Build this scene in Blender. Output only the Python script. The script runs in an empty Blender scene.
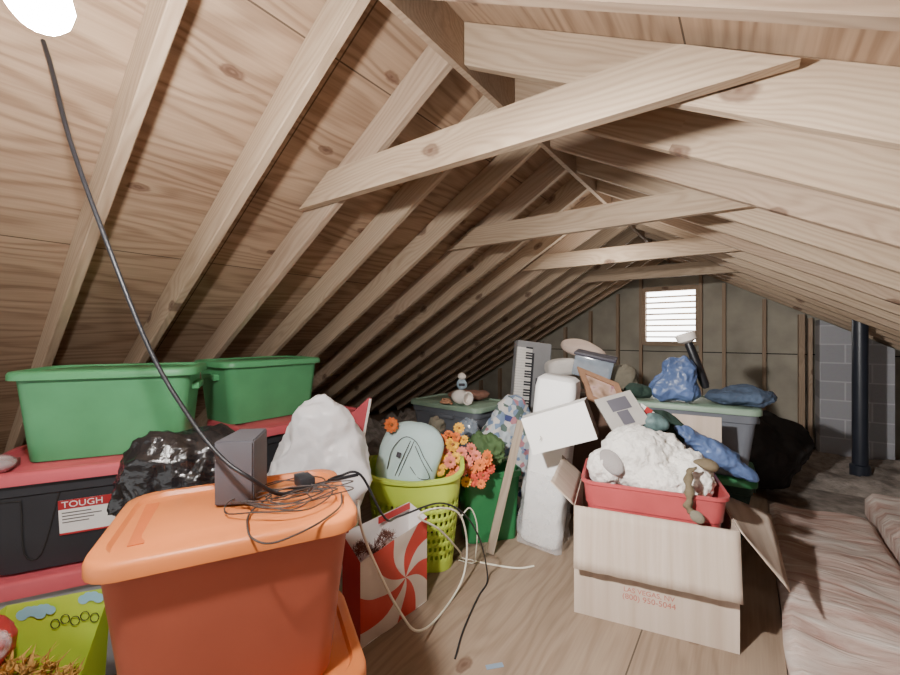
import bpy, bmesh, math, random
from mathutils import Vector, Matrix, noise, Euler
random.seed(7)
SC = bpy.context.scene
COL = SC.collection
PI = math.pi
R = math.radians
YAW = R(36.7)
CA, SA = math.cos(YAW), math.sin(YAW)
CH = 1.3            # eye height above the plywood floor
SLOPE_L, SLOPE_R = 0.60, 0.553        # roof pitch either side of the ridge
RIDGE_X = -0.876
RIDGE_Z = CH + 1.03 # underside of the rafters at the ridge
RV = 0.165          # rafter depth measured straight up
SPACING = 0.406
BACK_Y = 6.3

def W(lat, d, z=0.0):
    """point lat metres to the side of and d metres ahead of where the photographer stands"""
    return Vector((lat * CA - d * SA, lat * SA + d * CA, z))
def at(px, py, d):
    return W((px - 450) / 400 * d, d, CH + (335 - py) / 400 * d)
def lin(c):
    return tuple(((v / 255) / 12.92 if v / 255 <= 0.04045 else ((v / 255 + 0.055) / 1.055) ** 2.4) for v in c)

# ------------------------------------------------------------------ materials
def base_mat(name):
    m = bpy.data.materials.new(name); m.use_nodes = True
    nt = m.node_tree
    return m, nt, nt.nodes['Principled BSDF']
def N(nt, t, **kw):
    n = nt.nodes.new(t)
    for k, v in kw.items(): setattr(n, k, v)
    return n
def L(nt, a, b): nt.links.new(a, b)
def ramp(nt, stops):
    r = N(nt, 'ShaderNodeValToRGB')
    while len(r.color_ramp.elements) < len(stops): r.color_ramp.elements.new(0.5)
    for e, (p, c) in zip(r.color_ramp.elements, stops):
        e.position = p; e.color = (*c, 1)
    return r
def math_n(nt, op, a=None, b=None, c=None):
    n = N(nt, 'ShaderNodeMath', operation=op)
    for i, v in enumerate((a, b, c)):
        if v is None: continue
        if isinstance(v, (int, float)): n.inputs[i].default_value = v
        else: L(nt, v, n.inputs[i])
    return n.outputs[0]

def plastic(name, rgb, rough=0.45, var=0.12, bump=0.0, bscale=60, alpha=1.0, spec=0.4, vscale=5, metallic=0.0, sheen=0.0, sub=0.0):
    m, nt, p = base_mat(name)
    c = lin(rgb)
    tc = N(nt, 'ShaderNodeTexCoord')
    nz = N(nt, 'ShaderNodeTexNoise'); nz.inputs['Scale'].default_value = vscale; nz.inputs['Detail'].default_value = 5
    L(nt, tc.outputs['Object'], nz.inputs['Vector'])
    r = ramp(nt, [(0.3, tuple(v * (1 - var) for v in c)), (0.7, tuple(min(1, v * (1 + var)) for v in c))])
    L(nt, nz.outputs['Fac'], r.inputs['Fac']); L(nt, r.outputs['Color'], p.inputs['Base Color'])
    p.inputs['Roughness'].default_value = rough
    p.inputs['Specular IOR Level'].default_value = spec
    p.inputs['Metallic'].default_value = metallic
    p.inputs['Alpha'].default_value = alpha
    if sheen: p.inputs['Sheen Weight'].default_value = sheen
    if bump:
        n2 = N(nt, 'ShaderNodeTexNoise'); n2.inputs['Scale'].default_value = bscale; n2.inputs['Detail'].default_value = 4
        L(nt, tc.outputs['Object'], n2.inputs['Vector'])
        b = N(nt, 'ShaderNodeBump'); b.inputs['Strength'].default_value = bump; b.inputs['Distance'].default_value = 0.01
        L(nt, n2.outputs['Fac'], b.inputs['Height']); L(nt, b.outputs['Normal'], p.inputs['Normal'])
    return m

def wood(name, light, dark, knot=(92, 66, 54), axis='X', ring=24, rnd=True, warp=0.08, seams=False, knots=0.72, kx=1.6, kz=2.6, fib=0.26, rw=0.24):
    """sawn lumber or plywood: long grain on one axis, growth rings drifting across the other two, a few knots"""
    m, nt, p = base_mat(name)
    tc = N(nt, 'ShaderNodeTexCoord')
    v = tc.outputs['Object']
    if rnd:
        oi = N(nt, 'ShaderNodeObjectInfo')
        off = N(nt, 'ShaderNodeVectorMath', operation='MULTIPLY_ADD')
        cmb = N(nt, 'ShaderNodeCombineXYZ')
        for i in range(3): L(nt, oi.outputs['Random'], cmb.inputs[i])
        off.inputs[1].default_value = (31.7, 3.1, 17.3)
        L(nt, cmb.outputs[0], off.inputs[0]); L(nt, v, off.inputs[2]); v = off.outputs[0]
    sp = N(nt, 'ShaderNodeSeparateXYZ'); L(nt, v, sp.inputs[0])
    if axis == 'X': g, a, b = sp.outputs[0], sp.outputs[2], sp.outputs[1]
    else:           g, a, b = sp.outputs[1], sp.outputs[0], sp.outputs[2]
    # knots
    kv = N(nt, 'ShaderNodeCombineXYZ')
    L(nt, math_n(nt, 'MULTIPLY', g, kx), kv.inputs[0]); L(nt, math_n(nt, 'MULTIPLY', a, kz), kv.inputs[1])
    vo = N(nt, 'ShaderNodeTexVoronoi', voronoi_dimensions='2D'); vo.inputs['Scale'].default_value = 1.0
    L(nt, kv.outputs[0], vo.inputs['Vector'])
    sc = N(nt, 'ShaderNodeSeparateColor'); L(nt, vo.outputs['Color'], sc.inputs[0])
    here = math_n(nt, 'LESS_THAN', sc.outputs[0], knots)
    near = N(nt, 'ShaderNodeMapRange', interpolation_type='SMOOTHSTEP')
    near.inputs[1].default_value = 0.0; near.inputs[2].default_value = 0.34; near.inputs[3].default_value = 1.0; near.inputs[4].default_value = 0.0
    L(nt, vo.outputs['Distance'], near.inputs[0])
    bulge = math_n(nt, 'MULTIPLY', near.outputs[0], here)
    # rings
    gv = N(nt, 'ShaderNodeCombineXYZ')
    L(nt, math_n(nt, 'MULTIPLY', g, 0.55), gv.inputs[0]); L(nt, math_n(nt, 'MULTIPLY', a, 3.2), gv.inputs[1]); L(nt, math_n(nt, 'MULTIPLY', b, 3.2), gv.inputs[2])
    n1 = N(nt, 'ShaderNodeTexNoise'); n1.inputs['Scale'].default_value = 1.3; n1.inputs['Detail'].default_value = 2.5
    L(nt, gv.outputs[0], n1.inputs['Vector'])
    f = math_n(nt, 'ADD', math_n(nt, 'ADD', a, math_n(nt, 'MULTIPLY', b, 0.6)), math_n(nt, 'MULTIPLY', n1.outputs['Fac'], warp * 4))
    f = math_n(nt, 'ADD', f, math_n(nt, 'MULTIPLY', bulge, 0.05))
    s = math_n(nt, 'SINE', math_n(nt, 'MULTIPLY', f, ring * 12.0))
    s = math_n(nt, 'MULTIPLY_ADD', s, 0.5, 0.5)
    s = math_n(nt, 'POWER', s, 1.8)
    # fibres
    fv = N(nt, 'ShaderNodeCombineXYZ')
    L(nt, math_n(nt, 'MULTIPLY', g, 3.0), fv.inputs[0]); L(nt, math_n(nt, 'MULTIPLY', a, 90.0), fv.inputs[1]); L(nt, math_n(nt, 'MULTIPLY', b, 90.0), fv.inputs[2])
    n2 = N(nt, 'ShaderNodeTexNoise'); n2.inputs['Scale'].default_value = 1.0; n2.inputs['Detail'].default_value = 3
    L(nt, fv.outputs[0], n2.inputs['Vector'])
    # slow stains
    n3 = N(nt, 'ShaderNodeTexNoise'); n3.inputs['Scale'].default_value = 1.1; n3.inputs['Detail'].default_value = 4
    L(nt, gv.outputs[0], n3.inputs['Vector'])
    t = math_n(nt, 'ADD', math_n(nt, 'MULTIPLY', s, rw), math_n(nt, 'MULTIPLY', n2.outputs['Fac'], fib * 2))
    t = math_n(nt, 'ADD', t, math_n(nt, 'MULTIPLY_ADD', n3.outputs['Fac'], 0.9, -0.45))
    r = ramp(nt, [(0.0, lin(light)), (1.0, lin(dark))]); L(nt, t, r.inputs['Fac'])
    kr = N(nt, 'ShaderNodeMapRange', interpolation_type='SMOOTHSTEP')
    kr.inputs[1].default_value = 0.045; kr.inputs[2].default_value = 0.085; kr.inputs[3].default_value = 1.0; kr.inputs[4].default_value = 0.0
    kn = N(nt, 'ShaderNodeTexNoise', noise_dimensions='2D'); kn.inputs['Scale'].default_value = 9.0; L(nt, kv.outputs[0], kn.inputs['Vector'])
    kd = math_n(nt, 'ADD', vo.outputs['Distance'], math_n(nt, 'MULTIPLY_ADD', kn.outputs['Fac'], 0.07, -0.035))
    L(nt, kd, kr.inputs[0])
    kring = math_n(nt, 'MULTIPLY_ADD', math_n(nt, 'SINE', math_n(nt, 'MULTIPLY', kd, 120.0)), 0.12, 0.74)
    mix = N(nt, 'ShaderNodeMix', data_type='RGBA')
    L(nt, math_n(nt, 'MULTIPLY', math_n(nt, 'MULTIPLY', kr.outputs[0], here), kring), mix.inputs[0])
    L(nt, r.outputs[0], mix.inputs[6]); mix.inputs[7].default_value = (*lin(knot), 1)
    out = mix.outputs[2]
    if seams:
        def line(c, period, width, o):
            fr = math_n(nt, 'FRACT', math_n(nt, 'ADD', math_n(nt, 'DIVIDE', c, period), o))
            return math_n(nt, 'LESS_THAN', fr, width / period)
        ln = math_n(nt, 'MAXIMUM', line(g, 2.44, 0.006, 0.62), line(a, 1.22, 0.006, 0.31))
        m2 = N(nt, 'ShaderNodeMix', data_type='RGBA')
        L(nt, math_n(nt, 'MULTIPLY', ln, 0.75), m2.inputs[0]); L(nt, out, m2.inputs[6]); m2.inputs[7].default_value = (0.03, 0.022, 0.017, 1)
        out = m2.outputs[2]
    L(nt, out, p.inputs['Base Color'])
    p.inputs['Roughness'].default_value = 0.75; p.inputs['Specular IOR Level'].default_value = 0.2
    bp = N(nt, 'ShaderNodeBump'); bp.inputs['Strength'].default_value = 0.25; bp.inputs['Distance'].default_value = 0.004
    L(nt, t, bp.inputs['Height']); L(nt, bp.outputs[0], p.inputs['Normal'])
    return m

M = {}
M['lumber'] = wood('pine_lumber', (194, 173, 149), (138, 114, 93))
M['lumber2'] = wood('pine_lumber_aged', (190, 168, 146), (138, 114, 95), knots=0.7)
M['stud'] = wood('stud_lumber', (180, 158, 136), (130, 108, 90))
M['deck'] = wood('roof_plywood', (186, 160, 135), (118, 93, 74), axis='Y', ring=7, rnd=False, warp=0.16, seams=True, knots=0.32, kx=1.9, kz=3.2, fib=0.3, rw=0.38)
M['floorply'] = wood('floor_plywood', (160, 141, 122), (110, 91, 76), axis='Y', ring=6, rnd=False, warp=0.2, seams=True, knots=0.25)
M['oldwood'] = wood('grey_plank', (170, 155, 138), (120, 104, 90))
M['green'] = plastic('green_plastic', (84, 156, 106), 0.4)
M['darkgreen'] = plastic('dark_green_plastic', (48, 122, 74), 0.4)
M['red'] = plastic('red_plastic', (198, 88, 98), 0.45)
M['black'] = plastic('black_plastic', (52, 53, 58), 0.5)
M['orange'] = plastic('orange_plastic', (184, 98, 76), 0.42, var=0.06)
M['orange_lid'] = plastic('orange_lid_plastic', (224, 132, 74), 0.4, var=0.07)
M['tape'] = plastic('faded_orange_tape', (214, 112, 60), 0.5)
M['speaker'] = plastic('grey_speaker', (88, 86, 92), 0.6, bump=0.1, bscale=300)
M['cable'] = plastic('black_cable', (34, 34, 38), 0.4)
M['lead'] = plastic('grey_lead', (74, 66, 64), 0.5)
M['whitecable'] = plastic('white_cable', (222, 216, 200), 0.4)
M['greytote'] = plastic('grey_plastic', (98, 102, 110), 0.5)
M['sagelid'] = plastic('sage_plastic', (128, 150, 132), 0.45)
M['lime'] = plastic('lime_plastic', (184, 206, 78), 0.4, var=0.05)
M['redbin'] = plastic('red_bin_plastic', (176, 76, 78), 0.35, var=0.15)
M['white_foam'] = plastic('white_foam', (236, 234, 232), 0.7, var=0.03)
M['white_card'] = plastic('white_card', (238, 236, 232), 0.6, var=0.03)
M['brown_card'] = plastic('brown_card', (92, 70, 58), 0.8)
M['grey_card'] = plastic('grey_card', (158, 152, 146), 0.6)
M['dark_print'] = plastic('dark_print', (62, 58, 70), 0.5)
M['plush'] = plastic('white_plush', (228, 223, 216), 0.95, var=0.09, bump=1.0, bscale=65, sheen=0.3)
M['plush_grey'] = plastic('grey_plush', (150, 144, 142), 0.95, bump=0.5, bscale=120)
M['olive'] = plastic('olive_fabric', (104, 92, 72), 0.85, bump=0.4, bscale=80)
M['whitebag'] = plastic('white_polythene', (240, 240, 244), 0.3, var=0.03, bump=0.7, bscale=13)
M['blackbag'] = plastic('black_polythene', (30, 30, 33), 0.22, var=0.1, bump=0.9, bscale=26, spec=0.7)
M['darkfabric'] = plastic('dark_fabric', (44, 42, 42), 0.9, bump=0.5, bscale=30)
M['bluebag'] = plastic('blue_polythene', (88, 108, 150), 0.35, var=0.35, bump=0.8, bscale=26)
M['denim'] = plastic('blue_denim', (66, 80, 100), 0.9, var=0.3, bump=0.5, bscale=45)
M['tan'] = plastic('tan_cushion', (188, 168, 156), 0.9, bump=0.2, bscale=60)
M['greyfab'] = plastic('grey_white_fabric', (196, 190, 184), 0.9, bump=0.3)
M['mint'] = plastic('mint_fabric', (196, 222, 222), 0.7, var=0.08, bump=0.15, bscale=40)
M['aqua'] = plastic('aqua_fabric', (150, 190, 192), 0.7, var=0.1, bump=0.15, bscale=40)
M['khaki'] = plastic('khaki_fabric', (112, 106, 92), 0.85, bump=0.5, bscale=40)
M['forest'] = plastic('forest_fabric', (40, 58, 50), 0.9, bump=0.4)
M['ceramic'] = plastic('white_ceramic', (238, 230, 222), 0.2, var=0.03)
M['brownfab'] = plastic('brown_fabric', (128, 92, 78), 0.9, var=0.25, bump=0.6, bscale=50, vscale=20)
M['rope'] = plastic('tan_rope', (176, 132, 104), 0.9, bump=0.5, bscale=120)
M['paleblue'] = plastic('pale_blue_glaze', (176, 200, 216), 0.3)
M['chrome'] = plastic('chrome', (210, 210, 214), 0.2, metallic=1.0)
M['blackpipe'] = plastic('black_pipe', (44, 48, 58), 0.35, spec=0.5)
M['silver'] = plastic('silver_plastic', (140, 140, 142), 0.4)
M['white_key'] = plastic('white_keys', (234, 230, 224), 0.35, var=0.02)
M['petal_yellow'] = plastic('petal_yellow', (236, 178, 60), 0.8, var=0.2, vscale=40)
M['petal_orange'] = plastic('petal_orange', (226, 120, 60), 0.8, var=0.2, vscale=40)
M['petal_pink'] = plastic('petal_pink', (226, 130, 112), 0.8, var=0.2, vscale=40)
M['petal_red'] = plastic('petal_red', (198, 78, 58), 0.8, var=0.2, vscale=40)
M['flower_eye'] = plastic('flower_eye', (150, 100, 60), 0.9, bump=0.5, bscale=200)
M['leaf'] = plastic('leaf_green', (74, 98, 60), 0.8)
M['cloud_blue'] = plastic('print_blue', (150, 200, 220), 0.6)
M['bag_lime'] = plastic('lime_paper', (188, 216, 70), 0.45, var=0.05)
M['red_paper'] = plastic('red_paper', (190, 62, 62), 0.5)
M['gold'] = plastic('gold_paper', (196, 152, 86), 0.6, var=0.35, vscale=30)
M['paper_white'] = plastic('white_paper', (238, 236, 234), 0.6, var=0.02)
M['stickerred'] = plastic('label_red', (176, 46, 52), 0.5)
M['ink'] = plastic('grey_ink', (90, 86, 86), 0.7)
M['framewood'] = plastic('frame_wood', (144, 110, 86), 0.5, var=0.2, vscale=12)
M['redink'] = plastic('red_ink', (176, 104, 92), 0.8)
M['socket'] = plastic('white_porcelain', (230, 226, 220), 0.4)
M['sheath'] = plastic('fibreboard', (166, 160, 146), 0.95, var=0.2, vscale=3, bump=0.1)
M['dust'] = plastic('grey_dust', (148, 138, 130), 1.0, var=0.35, vscale=14, bump=0.6, bscale=50)
M['tinsel'] = plastic('brown_tinsel', (110, 66, 54), 0.5, var=0.5, vscale=60)
M['sticker_blue'] = plastic('blue_grey_sticker', (128, 146, 164), 0.6)
M['clearlabel'] = plastic('maroon_print', (128, 64, 70), 0.4, var=0.4, vscale=40)
M['teal'] = plastic('teal_print', (96, 120, 120), 0.6, var=0.4, vscale=30)

def clear_mat(name, tint, opacity, rough=0.15, bump=0.8, bscale=35):
    m, nt, p = base_mat(name)
    out = nt.nodes['Material Output']
    p.inputs['Base Color'].default_value = (*lin(tint), 1); p.inputs['Roughness'].default_value = rough; p.inputs['Specular IOR Level'].default_value = 0.8
    tr = N(nt, 'ShaderNodeBsdfTransparent'); mx = N(nt, 'ShaderNodeMixShader')
    tc = N(nt, 'ShaderNodeTexCoord'); nz = N(nt, 'ShaderNodeTexNoise'); nz.inputs['Scale'].default_value = bscale; nz.inputs['Detail'].default_value = 3
    L(nt, tc.outputs['Object'], nz.inputs['Vector'])
    b = N(nt, 'ShaderNodeBump'); b.inputs['Strength'].default_value = bump; b.inputs['Distance'].default_value = 0.01
    L(nt, nz.outputs['Fac'], b.inputs['Height']); L(nt, b.outputs[0], p.inputs['Normal'])
    fac = math_n(nt, 'MULTIPLY_ADD', nz.outputs['Fac'], 0.5, opacity - 0.25)
    L(nt, fac, mx.inputs[0]); L(nt, tr.outputs[0], mx.inputs[1]); L(nt, p.outputs[0], mx.inputs[2]); L(nt, mx.outputs[0], out.inputs[0])
    return m
M['film'] = clear_mat('clear_film', (240, 240, 244), 0.28, bscale=11)
M['cleartote'] = clear_mat('clear_tote_plastic', (196, 196, 202), 0.62, bump=0.2, bscale=8)
M['clearbox'] = clear_mat('smoky_clear_plastic', (150, 162, 176), 0.6, bump=0.2, bscale=12)

def glow_mat():
    m, nt, p = base_mat('bulb_glow')
    p.inputs['Base Color'].default_value = (1, 1, 1, 1)
    p.inputs['Emission Color'].default_value = (1.0, 0.965, 0.92, 1)
    p.inputs['Emission Strength'].default_value = BULB
    return m
BULB = 1500
M['glow'] = glow_mat()

def cardboard(scale=(9, 9, 0.5)):
    m, nt, p = base_mat('corrugated_cardboard')
    tc = N(nt, 'ShaderNodeTexCoord')
    mp = N(nt, 'ShaderNodeMapping'); mp.inputs['Scale'].default_value = scale; L(nt, tc.outputs['Object'], mp.inputs[0])
    nz = N(nt, 'ShaderNodeTexNoise'); nz.inputs['Scale'].default_value = 2.0; nz.inputs['Detail'].default_value = 4; L(nt, mp.outputs[0], nz.inputs['Vector'])
    r = ramp(nt, [(0.3, lin((176, 158, 142))), (0.65, lin((192, 176, 162)))]); L(nt, nz.outputs['Fac'], r.inputs[0]); L(nt, r.outputs[0], p.inputs['Base Color'])
    p.inputs['Roughness'].default_value = 0.85; p.inputs['Specular IOR Level'].default_value = 0.15
    b = N(nt, 'ShaderNodeBump'); b.inputs['Strength'].default_value = 0.35; b.inputs['Distance'].default_value = 0.01
    L(nt, nz.outputs['Fac'], b.inputs['Height']); L(nt, b.outputs[0], p.inputs['Normal'])
    return m
M['cardboard'] = cardboard()
M['cardboard_flap'] = cardboard((16, 0.6, 1))

def swirl():
    m, nt, p = base_mat('peppermint_swirl')
    tc = N(nt, 'ShaderNodeTexCoord'); sp = N(nt, 'ShaderNodeSeparateXYZ'); L(nt, tc.outputs['Object'], sp.inputs[0])
    dx = math_n(nt, 'SUBTRACT', sp.outputs[0], 0.252); dz = math_n(nt, 'SUBTRACT', sp.outputs[2], 0.185)
    rr = math_n(nt, 'SQRT', math_n(nt, 'ADD', math_n(nt, 'MULTIPLY', dx, dx), math_n(nt, 'MULTIPLY', dz, dz)))
    an = math_n(nt, 'ARCTAN2', dz, dx)
    s = math_n(nt, 'SINE', math_n(nt, 'ADD', math_n(nt, 'MULTIPLY', an, 5.0), math_n(nt, 'MULTIPLY_ADD', rr, 13.0, 0.4)))
    r = ramp(nt, [(0.0, lin((208, 196, 186))), (1.0, lin((196, 66, 58)))]); r.color_ramp.interpolation = 'CONSTANT'; r.color_ramp.elements[1].position = 0.5
    L(nt, math_n(nt, 'MULTIPLY_ADD', s, 0.5, 0.5), r.inputs[0]); L(nt, r.outputs[0], p.inputs['Base Color'])
    p.inputs['Roughness'].default_value = 0.3
    return m
M['swirl'] = swirl()

def quilt_mat():
    m, nt, p = base_mat('patchwork_print')
    tc = N(nt, 'ShaderNodeTexCoord')
    vo = N(nt, 'ShaderNodeTexVoronoi'); vo.inputs['Scale'].default_value = 26; L(nt, tc.outputs['Object'], vo.inputs['Vector'])
    sc = N(nt, 'ShaderNodeSeparateColor'); L(nt, vo.outputs['Color'], sc.inputs[0])
    r = ramp(nt, [(0.0, lin((186, 194, 200))), (0.3, lin((120, 140, 170))), (0.5, lin((206, 200, 194))), (0.72, lin((92, 110, 104))), (0.88, lin((176, 120, 128))), (0.95, lin((70, 78, 130)))])
    r.color_ramp.interpolation = 'CONSTANT'
    L(nt, sc.outputs[0], r.inputs[0]); L(nt, r.outputs[0], p.inputs['Base Color']); p.inputs['Roughness'].default_value = 0.9
    return m
M['quilt'] = quilt_mat()

def insulation_mat():
    m, nt, p = base_mat('faced_insulation')
    tc = N(nt, 'ShaderNodeTexCoord')
    mp = N(nt, 'ShaderNodeMapping'); mp.inputs['Scale'].default_value = (1.5, 6, 3); mp.inputs['Rotation'].default_value = (0, 0, R(25)); L(nt, tc.outputs['Object'], mp.inputs[0])
    nz = N(nt, 'ShaderNodeTexNoise'); nz.inputs['Scale'].default_value = 2.2; nz.inputs['Detail'].default_value = 7; nz.inputs['Distortion'].default_value = 0.8; L(nt, mp.outputs[0], nz.inputs['Vector'])
    r = ramp(nt, [(0.32, lin((176, 144, 134))), (0.5, lin((196, 174, 164))), (0.7, lin((212, 202, 194)))])
    L(nt, nz.outputs['Fac'], r.inputs[0]); L(nt, r.outputs[0], p.inputs['Base Color']); p.inputs['Roughness'].default_value = 1.0; p.inputs['Specular IOR Level'].default_value = 0.1
    b = N(nt, 'ShaderNodeBump'); b.inputs['Strength'].default_value = 0.8; b.inputs['Distance'].default_value = 0.02
    L(nt, nz.outputs['Fac'], b.inputs['Height']); L(nt, b.outputs[0], p.inputs['Normal'])
    return m
M['insulation'] = insulation_mat()

def block_mat():
    m, nt, p = base_mat('concrete_block')
    tc = N(nt, 'ShaderNodeTexCoord')
    mp = N(nt, 'ShaderNodeMapping'); mp.inputs['Rotation'].default_value = (R(90), 0, 0); L(nt, tc.outputs['Object'], mp.inputs[0])
    br = N(nt, 'ShaderNodeTexBrick'); br.inputs['Scale'].default_value = 1.0
    br.inputs['Brick Width'].default_value = 0.40; br.inputs['Row Height'].default_value = 0.2; br.inputs['Mortar Size'].default_value = 0.007
    br.inputs['Color1'].default_value = (*lin((176, 176, 182)), 1); br.inputs['Color2'].default_value = (*lin((164, 164, 170)), 1); br.inputs['Mortar'].default_value = (*lin((196, 196, 200)), 1)
    L(nt, mp.outputs[0], br.inputs['Vector'])
    nz = N(nt, 'ShaderNodeTexNoise'); nz.inputs['Scale'].default_value = 30; nz.inputs['Detail'].default_value = 6; L(nt, tc.outputs['Object'], nz.inputs['Vector'])
    mx = N(nt, 'ShaderNodeMix', data_type='RGBA', blend_type='MULTIPLY'); mx.inputs[0].default_value = 0.5
    L(nt, br.outputs['Color'], mx.inputs[6]); L(nt, nz.outputs['Color'], mx.inputs[7]); 
    r = N(nt, 'ShaderNodeMix', data_type='RGBA'); r.inputs[0].default_value = 0.25
    L(nt, br.outputs['Color'], r.inputs[6]); L(nt, mx.outputs[2], r.inputs[7])
    L(nt, r.outputs[2], p.inputs['Base Color']); p.inputs['Roughness'].default_value = 0.95
    b = N(nt, 'ShaderNodeBump'); b.inputs['Strength'].default_value = 0.5; b.inputs['Distance'].default_value = 0.006
    L(nt, nz.outputs['Fac'], b.inputs['Height']); L(nt, b.outputs[0], p.inputs['Normal'])
    return m
M['block'] = block_mat()

def picture_mat():
    m, nt, p = base_mat('printed_picture')
    tc = N(nt, 'ShaderNodeTexCoord'); nz = N(nt, 'ShaderNodeTexNoise'); nz.inputs['Scale'].default_value = 14; nz.inputs['Detail'].default_value = 2; L(nt, tc.outputs['Object'], nz.inputs['Vector'])
    r = ramp(nt, [(0.3, lin((112, 88, 74))), (0.45, lin((168, 140, 120))), (0.6, lin((190, 160, 150))), (0.68, lin((150, 110, 120)))])
    L(nt, nz.outputs['Fac'], r.inputs[0]); L(nt, r.outputs[0], p.inputs['Base Color']); p.inputs['Roughness'].default_value = 0.4
    return m
M['picture'] = picture_mat()

# ------------------------------------------------------------------ object helpers
def tag(o, label=None, cat=None, group=None, kind=None):
    if label: o['label'] = label
    if cat: o['category'] = cat
    if group: o['group'] = group
    if kind: o['kind'] = kind
    return o
def empty(name, loc, rz=0.0, label=None, cat=None, group=None, rot=None):
    o = bpy.data.objects.new(name, None); COL.objects.link(o)
    o.empty_display_size = 0.05
    o.location = loc; o.rotation_euler = rot if rot else (0, 0, rz)
    return tag(o, label, cat, group)
def obj(name, bm, mat, parent=None, smooth=35, loc=None, rot=None):
    me = bpy.data.meshes.new(name)
    bmesh.ops.recalc_face_normals(bm, faces=bm.faces)
    bm.to_mesh(me); bm.free()
    if smooth:
        me.shade_smooth(); me.set_sharp_from_angle(angle=R(smooth))
    for m in (mat if isinstance(mat, (list, tuple)) else [mat]): me.materials.append(m)
    o = bpy.data.objects.new(name, me); COL.objects.link(o)
    if parent: o.parent = parent
    if loc is not None: o.location = loc
    if rot is not None: o.rotation_euler = rot
    return o
def copy_tree(o, parent=None):
    c = o.copy(); COL.objects.link(c)
    if parent: c.parent = parent
    for ch in list(o.children): copy_tree(ch, c)
    return c
def box(bm, x0, x1, y0, y1, z0, z1, bevel=0.0, mi=0):
    vs = [bm.verts.new((x, y, z)) for z in (z0, z1) for y in (y0, y1) for x in (x0, x1)]
    fs = [bm.faces.new([vs[i] for i in f]) for f in ((0, 2, 3, 1), (4, 5, 7, 6), (0, 1, 5, 4), (2, 6, 7, 3), (0, 4, 6, 2), (1, 3, 7, 5))]
    for f in fs: f.material_index = mi
    if bevel:
        es = list({e for f in fs for e in f.edges})
        bmesh.ops.bevel(bm, geom=es, offset=bevel, segments=2, affect='EDGES', profile=0.6)
    return vs
def B(*a, **k):
    bm = bmesh.new(); box(bm, *a, **k); return bm
def rr(w, d, r, z, cx=0.0, cy=0.0, n=5):
    r = min(r, w / 2 - 1e-4, d / 2 - 1e-4); out = []
    for sx, sy, a0 in ((1, 1, 0), (-1, 1, 90), (-1, -1, 180), (1, -1, 270)):
        for i in range(n + 1):
            a = R(a0 + 90 * i / n)
            out.append(Vector((cx + sx * (w / 2 - r) + r * math.cos(a), cy + sy * (d / 2 - r) + r * math.sin(a), z)))
    return out
def loft(bm, rings, cap0=True, cap1=True, mi=0):
    vr = [[bm.verts.new(p) for p in ring] for ring in rings]
    n = len(vr[0])
    for a, b in zip(vr, vr[1:]):
        for i in range(n):
            f = bm.faces.new((a[i], a[(i + 1) % n], b[(i + 1) % n], b[i])); f.material_index = mi
    if cap0: bm.faces.new(list(reversed(vr[0]))).material_index = mi
    if cap1: bm.faces.new(vr[-1]).material_index = mi
    return vr
def ring_circle(r, z, n=24, c=(0, 0), ax='z'):
    return [Vector((c[0] + r * math.cos(2 * PI * i / n), c[1] + r * math.sin(2 * PI * i / n), z)) for i in range(n)]
def lathe(prof, n=24, cap0=True, cap1=True):
    bm = bmesh.new(); loft(bm, [ring_circle(r, z, n) for r, z in prof], cap0, cap1); return bm
def prism(bm, pts, y0, y1):
    """polygon in XZ pushed along Y"""
    a = [bm.verts.new((x, y0, z)) for x, z in pts]; b = [bm.verts.new((x, y1, z)) for x, z in pts]
    n = len(pts)
    bm.faces.new(a); bm.faces.new(list(reversed(b)))
    for i in range(n): bm.faces.new((a[i], b[i], b[(i + 1) % n], a[(i + 1) % n]))
def crom(pts, seg=8):
    pts = [Vector(p) for p in pts]; P = [pts[0] * 2 - pts[1]] + pts + [pts[-1] * 2 - pts[-2]]; out = []
    for i in range(1, len(P) - 2):
        p0, p1, p2, p3 = P[i - 1:i + 3]
        for k in range(seg):
            t = k / seg
            out.append(0.5 * ((2 * p1) + (p2 - p0) * t + (2 * p0 - 5 * p1 + 4 * p2 - p3) * t * t + (3 * p1 - p0 - 3 * p2 + p3) * t ** 3))
    out.append(pts[-1]); return out
def cord(name, pts, r, mat, parent=None, seg=8, smooth=True):
    """a round cord swept along points"""
    P = crom(pts, seg) if smooth else [Vector(p) for p in pts]
    o0 = P[0].copy() if parent is None else Vector((0, 0, 0))
    bm = bmesh.new(); rings = []; up = Vector((0.13, 0.21, 0.97)).normalized()
    for i, p in enumerate(P):
        t = (P[min(i + 1, len(P) - 1)] - P[max(i - 1, 0)]).normalized()
        s = t.cross(up)
        if s.length < 1e-3: s = t.cross(Vector((1, 0, 0)))
        s.normalize(); u = s.cross(t).normalized(); up = u
        rings.append([p - o0 + s * (r * math.cos(2 * PI * k / 8)) + u * (r * math.sin(2 * PI * k / 8)) for k in range(8)])
    loft(bm, rings)
    return obj(name, bm, mat, parent, smooth=70, loc=None if parent else o0)
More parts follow.
